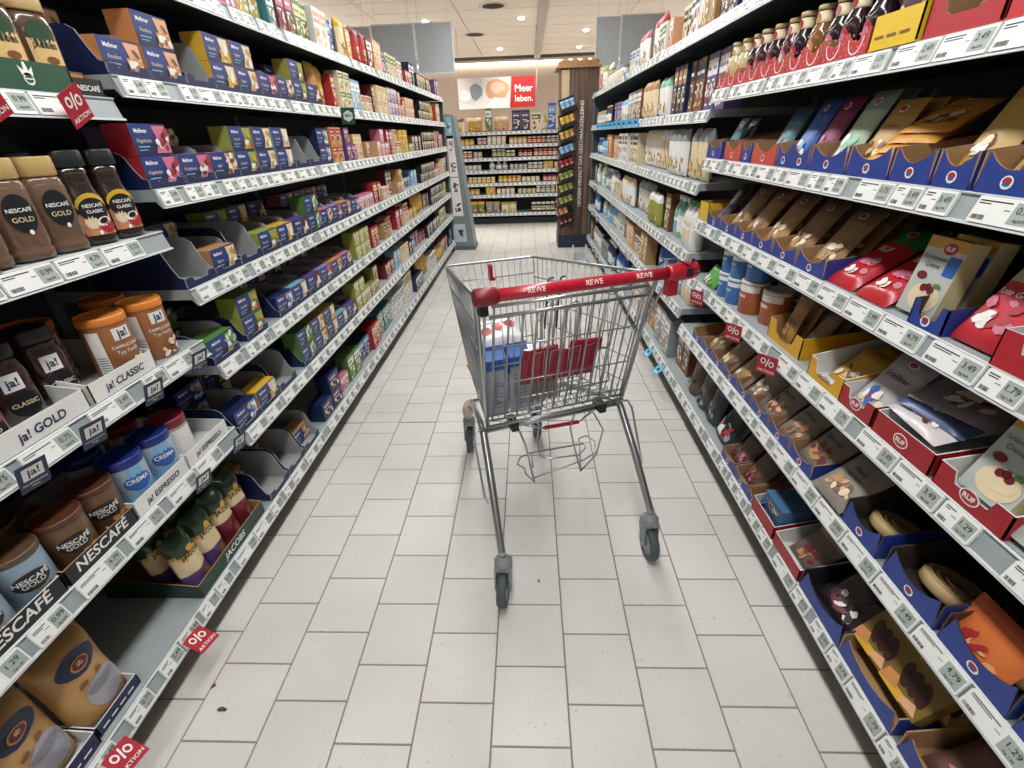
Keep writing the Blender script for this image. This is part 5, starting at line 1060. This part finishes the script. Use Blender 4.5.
put(tray(.15, .09, .045, .26, RD, 'white', 'flat', side='slope'), 'R', .415, z, .008, 'red tray with white inside, nearer of two on the bottom shelf', 'tray')
filed(.405, z+.004, bag('#6e5c50', '#85766a', 'white', .12, .15, .04, '', '', pic=('brown', 'maroon', 'tan'), badge=None, seed=6, rough=.2), 2, 'crinkled brown bag in the nearer red tray', 'bag', lean=.7, step=.08)
put(tray(.19, .10, .066, .28, BL, '#26262c', 'scallop', 1, side='slope'), 'R', .235, z, .010, 'dark-lined blue tray on the bottom right shelf', 'tray')
filed(.235, z+.004, bag('#2a2226', '#302830', 'white', .16, .15, .04, '', '', pic=('white', 'maroon', 'black'), badge=None, seed=7, rough=.2), 2, 'black foil bag lying in the dark-lined blue tray', 'bag', lean=.9, step=.06)
GC = '#7c6530'
for i, y in enumerate((.045, -.165)):
    put(tray(.19, .095, .06, .28, BL, 'kraft', 'scallop', 1, side='slope'), 'R', y, z, .010, ['blue tray with gold chocolate cartons', 'blue tray at the bottom right photo corner'][i], 'tray', 'blue chocolate trays')
def choc():
    m = MB(); w, h, d = .105, .155, .03; hw = w/2; m.box(-hw, hw, 0, d, 0, h, M(GC, .35)); f = flat(); f2 = flat(-.001)
    m.blob(f, 0, h*.80, .018, .012, C('maroon'), 12); m.text('Brownies', .02, M('#9c8546', .4), f2, .0, .2, v0=h*.60, maxw=w*.8)
    for i in range(3): m.blob(f2, -.022+.022*i, h*.34, .013, .03, M('#3a211c', .4), 10, .1, .5)
    m.rect(f, -hw, hw*.2, 0, h*.12, C('yellow')); m.poly([flat(-.0012)(a, b) for a, b in ((-hw, h*.02), (-hw*.2, h*.08), (-hw*.5, h*.24), (-hw, h*.2))], C('orange'))
    m.poly([flat(-.0012)(a, b) for a, b in ((hw*.1, h*.02), (hw*.9, h*.05), (hw*.6, h*.18), (hw*.1, h*.12))], C('peach'))
    return Proto('chocolate_carton', m.mesh('chocolate_carton'))
ch = choc()
for i, (y, d, rl) in enumerate(((.095, .03, .12), (-.005, .028, .1), (-.02, .085, .0), (.09, .08, .0))): put(ch, 'R', y, z+.006, d, ['gold brownie carton, farther one in front', 'gold brownie carton, nearer one in front', 'gold brownie carton behind the nearer one', 'gold brownie carton behind the farther one'][i], 'carton', 'gold brownie cartons', lean=.6)
filed(-.165, z+.004, bag('#6a4a42', '#5a3c36', 'white', .15, .15, .04, '', '', pic=('brown', 'pink'), badge=None, seed=8), 2, 'brown bag in the bottom right corner tray', 'bag', lean=.8, step=.06)
for y, lab in ((1.385, 'red percent sale tag beside the trolley grip'), (.98, 'red percent sale tag below the orange-brown cans'), (.715, 'red percent sale tag below the yellow cut-out tray')): tag(sale, 'R', y, .668, lab, roll=.08, lean=-.25, yaw=.75, out=.022)
# ================================================================== right rack, top shelf and far bay
RQ = {
 'T': [('p', 'lime', 'white', .10, .2, 1, 2), ('p', 'white', 'lime', .10, .2, 1, 2), ('p', 'pink', 'cream', .10, .2, 1, 1), ('c', 'green', 'white', .05, .2, 1, 1), ('c', 'white', 'grey', .10, .20, 1, 3), ('c', 'navy', 'white', .10, .10, 1, 2), ('c', 'tan', 'cream', .08, .20, 1, 2), ('c', 'white', 'black', .08, .19, 1, 3), ('c', 'cream', 'black', .08, .17, 1, 3), ('c', 'peach', 'white', .08, .14, 1, 1), ('c', 'white', 'green', .09, .14, 1, 2), ('p', 'white', 'red', .14, .22, 1, 2), ('p', 'white', 'pink', .13, .18, 1, 2), ('c', 'white', 'blue', .09, .12, 1, 3), ('j', 'green', 'white', .08, .10, 1, 4), ('j', 'white', 'grey', .08, .10, 1, 9)],
 'F1': [('c', 'purple', 'white', .07, .22, 1, 4), ('c', 'brown', 'navy', .07, .22, 1, 3), ('c', 'navy', 'tan', .07, .22, 1, 3), ('-', '', '', .12, 0, 1, 1), ('p', 'white', 'mint', .10, .20, 1, 2), ('p', 'cream', 'tan', .10, .2, 1, 3), ('c', 'brown', 'white', .08, .18, 1, 3), ('c', 'grey', 'white', .08, .18, 1, 3), ('p', 'white', 'sky', .10, .16, 1, 4), ('c', 'lilac', 'purple', .09, .16, 1, 4), ('b', 'navy', 'gold', .06, .15, 1, 5), ('j', 'sky', 'gold', .07, .12, 1, 9)],
 'F2': [('p', 'cream', 'grey', .085, .215, 1, 3), ('p', 'white', 'grey', .085, .215, 1, 4), ('p', 'cream', 'white', .085, .215, 1, 4), ('p', 'white', 'cream', .085, .215, 1, 5), ('c', 'cream', 'navy', .07, .20, 1, 4), ('c', 'white', 'brown', .08, .20, 1, 5), ('-', '', '', .10, 0, 1, 1), ('c', 'peach', 'white', .07, .18, 1, 4), ('c', 'orange', 'cream', .07, .19, 1, 3), ('b', 'sky', 'navy', .06, .16, 1, 6), ('b', 'blue', 'white', .06, .16, 1, 9)],
 'F3': [('b', 'white', 'green', .07, .22, 1, 3), ('b', 'mint', 'white', .07, .21, 1, 3), ('c', 'brown', 'cream', .10, .2, 1, 1), ('p', 'lime', 'white', .09, .18, 1, 3), ('-', '', '', .10, 0, 1, 1), ('p', 'white', 'grey', .08, .2, 1, 6), ('p', 'white', 'cream', .08, .2, 1, 6), ('c', 'cream', 'tan', .08, .14, 1, 2), ('b', 'white', 'sky', .06, .19, 1, 5), ('b', 'grey', 'white', .06, .19, 1, 9)],
 'F4': [('b', 'cream', 'green', .06, .18, 1, 3), ('b', 'grey', 'white', .06, .17, 1, 3), ('b', 'blue', 'navy', .065, .21, 1, 5), ('-', '', '', .12, 0, 1, 1), ('c', 'tan', 'cream', .09, .19, 1, 2), ('c', 'cream', 'navy', .12, .12, 1, 2), ('c', 'peach', 'cream', .09, .17, 1, 3), ('c', 'black', 'peach', .08, .17, 1, 3), ('b', 'white', 'grey', .06, .18, 1, 6), ('b', 'sky', 'white', .06, .18, 1, 9)],
 'FB': [('c', 'brown', 'grey', .10, .2, 1, 2), ('c', 'grey', 'white', .11, .22, 1, 3), ('c', 'tan', 'brown', .10, .2, 1, 3), ('c', 'white', 'grey', .10, .24, 1, 3), ('p', 'black', 'grey', .12, .2, 1, 3), ('b', 'blue', 'white', .075, .24, 1, 6), ('b', 'navy', 'white', .07, .24, 1, 5), ('c', 'grey', 'black', .10, .14, 1, 4), ('p', 'white', 'grey', .10, .18, 1, 6)]}
runs('R', .62, 5.66, 1.73, .26, RQ['T'], 'the top right shelf', 5)
runs('R', 1.69, 5.66, SF['F1'], .262, RQ['F1'], 'the second far right shelf', 6)
runs('R', 1.69, 5.66, SF['F2'], .236, RQ['F2'], 'the third far right shelf', 7)
runs('R', 1.69, 5.66, SF['F3'], .256, RQ['F3'], 'the fourth far right shelf', 8)
runs('R', 1.69, 5.66, SF['F4'], .224, RQ['F4'], 'the fifth far right shelf', 9)
runs('R', 1.62, 5.66, ZRB, .315, RQ['FB'], 'the bottom far right shelf', 10)
for i, y in enumerate((3.0, 3.22, 3.44, 3.66, 3.88, 4.1, 4.35, 4.6, 4.9)): tag(bl, 'R', y, SF['F1']-.045, '%s light blue flag from the near end of the upper far shelf' % NUM[i], lean=-.3, yaw=.6, out=.017)
for i, y in enumerate((1.78, 2.02, 2.3)): tag(bl, 'R', y, ZRB-.05, '%s light blue flag from the near end of the bottom right shelf' % NUM[i], lean=.9, yaw=.3, out=.05)
for i, (y, zz) in enumerate(((5.35, 1.68), (3.55, 1.68))): tag(bl, 'R', y, zz, ['light blue flag at the far end of the top right shelf', 'light blue flag midway along the top right shelf'][i], lean=-.3)
tag(sale, 'R', 2.95, SF['F4']-.06, 'small red percent sale tag on the far right shelves above the trolley', lean=-.3)

for i, (y, zz) in enumerate(((4.9, SF['F3']), (4.6, SF['F4']), (5.0, SF['F4']), (4.2, ZRB), (4.5, ZRB), (4.8, ZRB))): tag(ja, 'R', y, zz-.055, ['navy flag at the far end of the fourth far right shelf', 'nearer navy flag on the fifth far right shelf', 'farther navy flag on the fifth far right shelf', 'nearest of three navy flags on the bottom far right shelf', 'middle of three navy flags on the bottom far right shelf', 'farthest of three navy flags on the bottom far right shelf'][i], lean=-.3, yaw=.6, out=.017)
# ================================================================== far cross rack
BK = [
 [('p', 'cream', 'brown', .13, .2, 1, 3), ('p', 'gold', 'cream', .12, .2, 1, 2), ('c', 'green', 'white', .11, .32, 1, 1), ('p', 'peach', 'cream', .12, .2, 1, 2), ('c', 'navy', 'purple', .14, .28, 1, 2), ('c', 'cream', 'green', .16, .24, 1, 1), ('b', 'yellow', 'gold', .08, .2, 1, 1), ('c', 'blue', 'sky', .12, .36, 1, 1), ('c', 'red', 'cream', .13, .15, 2, 3), ('c', 'white', 'red', .1, .12, 1, 3)],
 [('j', 'red', 'white', .07, .10, 1, 3), ('j', 'white', 'grey', .07, .10, 1, 1), ('j', 'yellow', 'gold', .075, .09, 1, 3), ('j', 'pink', 'white', .075, .1, 1, 2), ('j', 'white', 'cream', .075, .12, 1, 4), ('j', 'cream', 'gold', .07, .1, 1, 4), ('j', 'red', 'cream', .075, .1, 1, 4), ('j', 'maroon', 'white', .075, .1, 1, 3)],
 [('j', 'pink', 'red', .075, .09, 1, 2), ('j', 'red', 'white', .075, .1, 1, 4), ('j', 'white', 'black', .075, .11, 1, 2), ('-', '', '', .15, 0, 1, 1), ('j', 'green', 'white', .075, .12, 1, 3), ('j', 'brown', 'white', .075, .1, 1, 2), ('j', 'maroon', 'red', .075, .1, 1, 3), ('j', 'red', 'pink', .075, .11, 1, 5)],
 [('c', 'yellow', 'gold', .08, .11, 1, 2), ('c', 'gold', 'cream', .07, .10, 1, 1), ('j', 'white', 'navy', .075, .1, 1, 4), ('-', '', '', .12, 0, 1, 1), ('b', 'white', 'grey', .10, .14, 1, 1), ('b', 'grey', 'white', .10, .14, 1, 2), ('j', 'white', 'black', .075, .1, 1, 4), ('j', 'lilac', 'white', .08, .1, 1, 3)],
 [('j', 'red', 'maroon', .075, .1, 1, 4), ('j', 'yellow', 'white', .075, .09, 1, 6), ('j', 'gold', 'yellow', .075, .1, 1, 5), ('j', 'white', 'cream', .075, .08, 1, 4), ('j', 'pink', 'maroon', .075, .1, 1, 4)],
 [('c', 'yellow', 'cream', .07, .12, 1, 1), ('-', '', '', .12, 0, 1, 1), ('j', 'yellow', 'gold', .08, .09, 1, 3), ('-', '', '', .10, 0, 1, 1), ('c', 'gold', 'yellow', .08, .13, 1, 2), ('j', 'white', 'brown', .075, .11, 1, 4), ('j', 'cream', 'black', .075, .1, 1, 4), ('j', 'grey', 'white', .08, .12, 1, 4)],
 [('j', 'maroon', 'pink', .08, .12, 2, 3), ('p', 'olive', 'yellow', .12, .19, 1, 2), ('p', 'grey', 'gold', .12, .18, 1, 2), ('p', 'cream', 'lime', .13, .17, 1, 2), ('-', '', '', .2, 0, 1, 1), ('j', 'black', 'white', .08, .15, 1, 5)]]
for i, z in enumerate(SBK):
    clear = .40 if i == 0 else SBK[i-1]-.047-z
    runs('B', -1.28+.02*i, .81, z, clear, BK[i], 'the %s far-rack shelf' % ORD[i], 30+i)
# ================================================================== poster above it
PO = new('wall_poster', None, None, (-.40, 8.6, 1.76), label='wide food poster with red panel and white slogan above the far rack', cat='poster')
x0, x1, h = -.645, .645, .445
new('backing', MB().box(x0, x1, .0, .02, 0, h, M('#c8c4bc', .6)).mesh('backing'), PO)
pm_ = MB(); f = flat(-.001)
pm_.rect(f, x0, x0+.87, 0, h, M('#e8e6e2', .5, var=.05, scale=4)); f2 = flat(-.002); f3 = flat(-.003)
pm_.poly([f2(a, b) for a, b in ((x0, .1), (x0+.25, .06), (x0+.40, .2), (x0+.42, h), (x0, h))], M('#dcd9d6', .5)); pm_.blob(f3, x0+.30, .25, .10, .12, M('#8d929c', .5), 14, .2); pm_.blob(f3, x0+.12, .20, .10, .08, M('#f2f0ee', .5), 14, .1)
pm_.blob(f2, x0+.66, .27, .20, .15, M('#e3a987', .5), 16, .12); pm_.blob(f3, x0+.66, .30, .12, .08, M('#f0cdb2', .5), 14, .15); pm_.poly([f3(a, b) for a, b in ((x0+.42, .0), (x0+.60, .16), (x0+.85, .14), (x0+.87, .0))], M('#f5f3f1', .5))
new('picture', pm_.mesh('picture'), PO)
rp = MB().poly([f2(a, b) for a, b in ((x0+.86, 0), (x1, 0), (x1, h), (x0+.90, h), (x0+.885, h*.45))], M('#c1272d', .5)); rp.text('Meer', .17, WHITE, f3, .02, u0=x1-.185, v0=h*.52, maxw=.30); rp.text('leben.', .17, WHITE, f3, .02, u0=x1-.185, v0=h*.20, maxw=.30)
new('red_panel', rp.mesh('red_panel'), PO, label='red panel with white words')
new('hanger_pole', MB().tube([(x1+.03, .01, 0), (x1+.03, .01, CEIL-1.76-.04)], .009, 8, M('#d4d0c8', .5)).tube([(x0+.03, .01, h), (x0+.03, .01, CEIL-1.76-.04)], .004, 6, STEEL).tube([(x1-.01, .01, .2), (x1+.03, .01, .2)], .004, 6, STEEL).mesh('hanger_pole'), PO)
# ================================================================== wooden promotional display at the end of the right rack
WD = wood_mat()
D = new('display_stand', None, None, (.50, 5.78, 0), label='dark wood-print display stand with hanging packets at the far end', cat='display stand')
new('wood_body', MB().box(.0, .44, .0, .42, .16, 2.0, WD).mesh('wood_body'), D); new('base', MB().box(-.005, .445, -.005, .425, 0, .16, M('#242a44', .5)).mesh('base'), D)
new('top_board', MB().box(-.05, .46, -.03, .44, 2.0, 2.02, M('#a5815a', .6)).mesh('top_board'), D)
t = MB(); ft = lambda u, v: (.275-v, -.0015, 1.10+u)
t.text('LECKERE VIELFALT DAS GESCHMACKERLEBNIS', .07, WHITE, ft, .012, maxw=1.16); new('printed_lettering', t.mesh('printed_lettering'), D)
new('side_board', MB().box(.012, .10, -.006, -.0005, 1.62, 1.98, M('#cbb089', .6)).mesh('side_board'), D)
PC = [('sky', 1.56), ('yellow', 1.40), ('gold', 1.245), ('sky', 1.09), ('red', .94), ('lime', .80), ('lime', .66), ('lime', .52), ('orange', .39), ('maroon', .27)]
RW = {'sky': 'light blue', 'yellow': 'yellow', 'gold': 'golden', 'red': 'red', 'lime': 'lime green', 'orange': 'orange', 'maroon': 'dark red'}
pk_m = {}
for i, (c, zz) in enumerate(PC):
    P_ = MB(); P_.T = Matrix.Rotation(-.30, 4, 'Y'); P_.box(-.005, .185, -.075, -.004, -.012, .018, BLACK).box(-.005, .185, -.008, -.002, .0, .13, BLACK)
    new('packet_holder', P_.mesh('packet_holder'), D, (.012, 0, zz))
    n = 2 if c == 'orange' else 3
    for k in range(n):
        pr = bag(c, c, 'white', .055, .085, .03, '', '', pic=('white', 'cream'), badge=None, seed=3, name='snack_packet')
        a = -.30; lx_, lz_ = .035+.058*k, .021
        loc = (.512+lx_*math.cos(a)+lz_*math.sin(a), 5.78-.058, zz-lx_*math.sin(a)+lz_*math.cos(a))
        pr.put(loc, Matrix.Rotation(a, 4, 'Y'), uniq('%s snack packet, %s in row %s from the top of the wooden display' % (RW[c], ['left', 'middle', 'right'][k], ['one', 'two', 'three', 'four', 'five', 'six', 'seven', 'eight', 'nine', 'ten'][i]), c+str(i)+str(k), ''), 'packet', 'snack packets on the wooden display')
m = MB(); m.box(-.02, .42, .0, .4, 0, .012, KRAFT).box(-.02, .42, .0, .012, .012, .045, KRAFT).box(-.02, .42, .388, .4, .012, .045, KRAFT).box(-.02, -.008, .012, .388, .012, .045, KRAFT).box(.408, .42, .012, .388, .012, .045, KRAFT)
Proto('wooden_crate', m.mesh('wooden_crate')).put((.50, 5.78, 2.021), Matrix.Identity(4), 'flat brown crate on top of the wooden display', 'crate')
lo = MB().lathe([(.0, 0), (.035, .003), (.05, .022), (.045, .045), (.02, .058), (.0, .06)], 14, M('#b9793a', .6, var=.3), sx=1.25); lm = lo.mesh('bread_roll')
sl = MB().grid(lambda a, b: (-.035+.07*a, -.004+.008*b, .0595-.018*(2*a-1)**2+.002), 6, 1, M('#d9a868', .7)).mesh('crust_slash')
for i in range(4): Proto('bread_roll', lm, [('crust_slash', sl)]).put((.555+.11*i, 5.84+.02*(i % 2), 2.0335), Matrix.Rotation(.1*i, 4, 'Z'), '%s brown bread roll from the left in the crate' % NUM[i], 'bread roll', 'bread rolls in the crate')
# ================================================================== promotional end unit at the end of the left rack
EU = new('end_display', None, None, (-.86, 5.80, 0), label='grey sloping end display with picture strip beside the left rack', cat='display stand')
GY = M('#7d888e', .5); GYD = M('#5b666c', .5)
prof = [(-.02, .05), (.235, .05), (.085, 1.58), (-.02, 1.60)]
new('side_panel', MB().ext(prof, 'y', 0, .02, GY, GY, GYD).mesh('side_panel'), EU, label='grey sloping side panel')
new('rear_panel', MB().ext([(-.0, .05), (.24, .05), (.09, 1.58), (-.0, 1.60)], 'y', .30, .32, GY).mesh('rear_panel'), EU)
new('front_slope', MB().poly([(.235, .02, .05), (.24, .30, .05), (.09, .30, 1.58), (.085, .02, 1.58)], GY).poly([(.225, .02, .05), (.23, .30, .05), (.08, .30, 1.58), (.075, .02, 1.58)], GY).mesh('front_slope'), EU)
new('base', MB().box(-.02, .25, -.01, .33, 0, .05, GYD).mesh('base'), EU)
for z_, c1, c2, sd in ((1.45, '#8fb4c8', '#cfe0e8', 1), (1.25, '#e9e6e2', '#b8745c', 2), (1.02, '#efece8', '#7a4a5a', 3), (.78, '#efece8', '#6e3558', 4), (.55, '#f0eeea', '#5a2a34', 5), (.22, '#c4d4da', '#5a3a34', 6)):
    pc = MB(); f = flat(-.001); xa = (.235-(z_-.145)*.098)*.62; xb = (.235-(z_+.055)*.098)*.62
    pc.poly([f(-.012, z_-.115), f(xa, z_-.115), f(xb, z_+.115), f(-.012, z_+.115)], M(c1, .5)); pics(pc, flat(-.0014), xb/2, z_, xb*.4, .07, (c2, '#3f3a40', c2), sd, 5)
    new('picture', pc.mesh('picture'), EU)
# ================================================================== small things on the floor
m = MB()
m.ext([(0, .0), (.15, .0), (.15, .012), (.0, .012)], 'x', -.075, .075, M('#c9cdd0', .4)); 
for s in (-1, 1): m.ext([(0, .012), (.13, .012), (.03, .19), (0, .19)], 'x', s*.075-.006, s*.075+.006, M('#c9cdd0', .4))
m.ext([(0, .012), (.012, .012), (.012, .10), (0, .10)], 'x', -.069, .069, M('#c2c7ca', .4))
Proto('shelf_divider', m.mesh('shelf_divider')).put((.70, 5.02, .0005), Matrix.Rotation(PI, 4, 'Z'), 'white plastic bracket standing on the floor in front of the wooden display', 'bracket')
for i, (x, y, s) in enumerate(((-.735, .075, 1.0), (-.795, .135, .7), (.13, .49, .5))):
    m = MB(); rg = random.Random(i); n = 9
    pts = [(.011*s*math.cos(2*PI*k/n)*(.6+.8*rg.random()), .006*s*math.sin(2*PI*k/n)*(.6+.8*rg.random())) for k in range(n)]
    m.ext(pts, 'z', .0003, .0022*s+.0008, M('#5b4a38', .8)); Proto('crumb', m.mesh('crumb')).put((x, y, 0), Matrix.Rotation(i*1.1, 4, 'Z'), ['dark dried leaf crumb on the tile near the bottom left', 'small dark crumb on the tile joint near the left rack', 'tiny grey crumb on a tile between the rear wheels'][i], 'crumb')
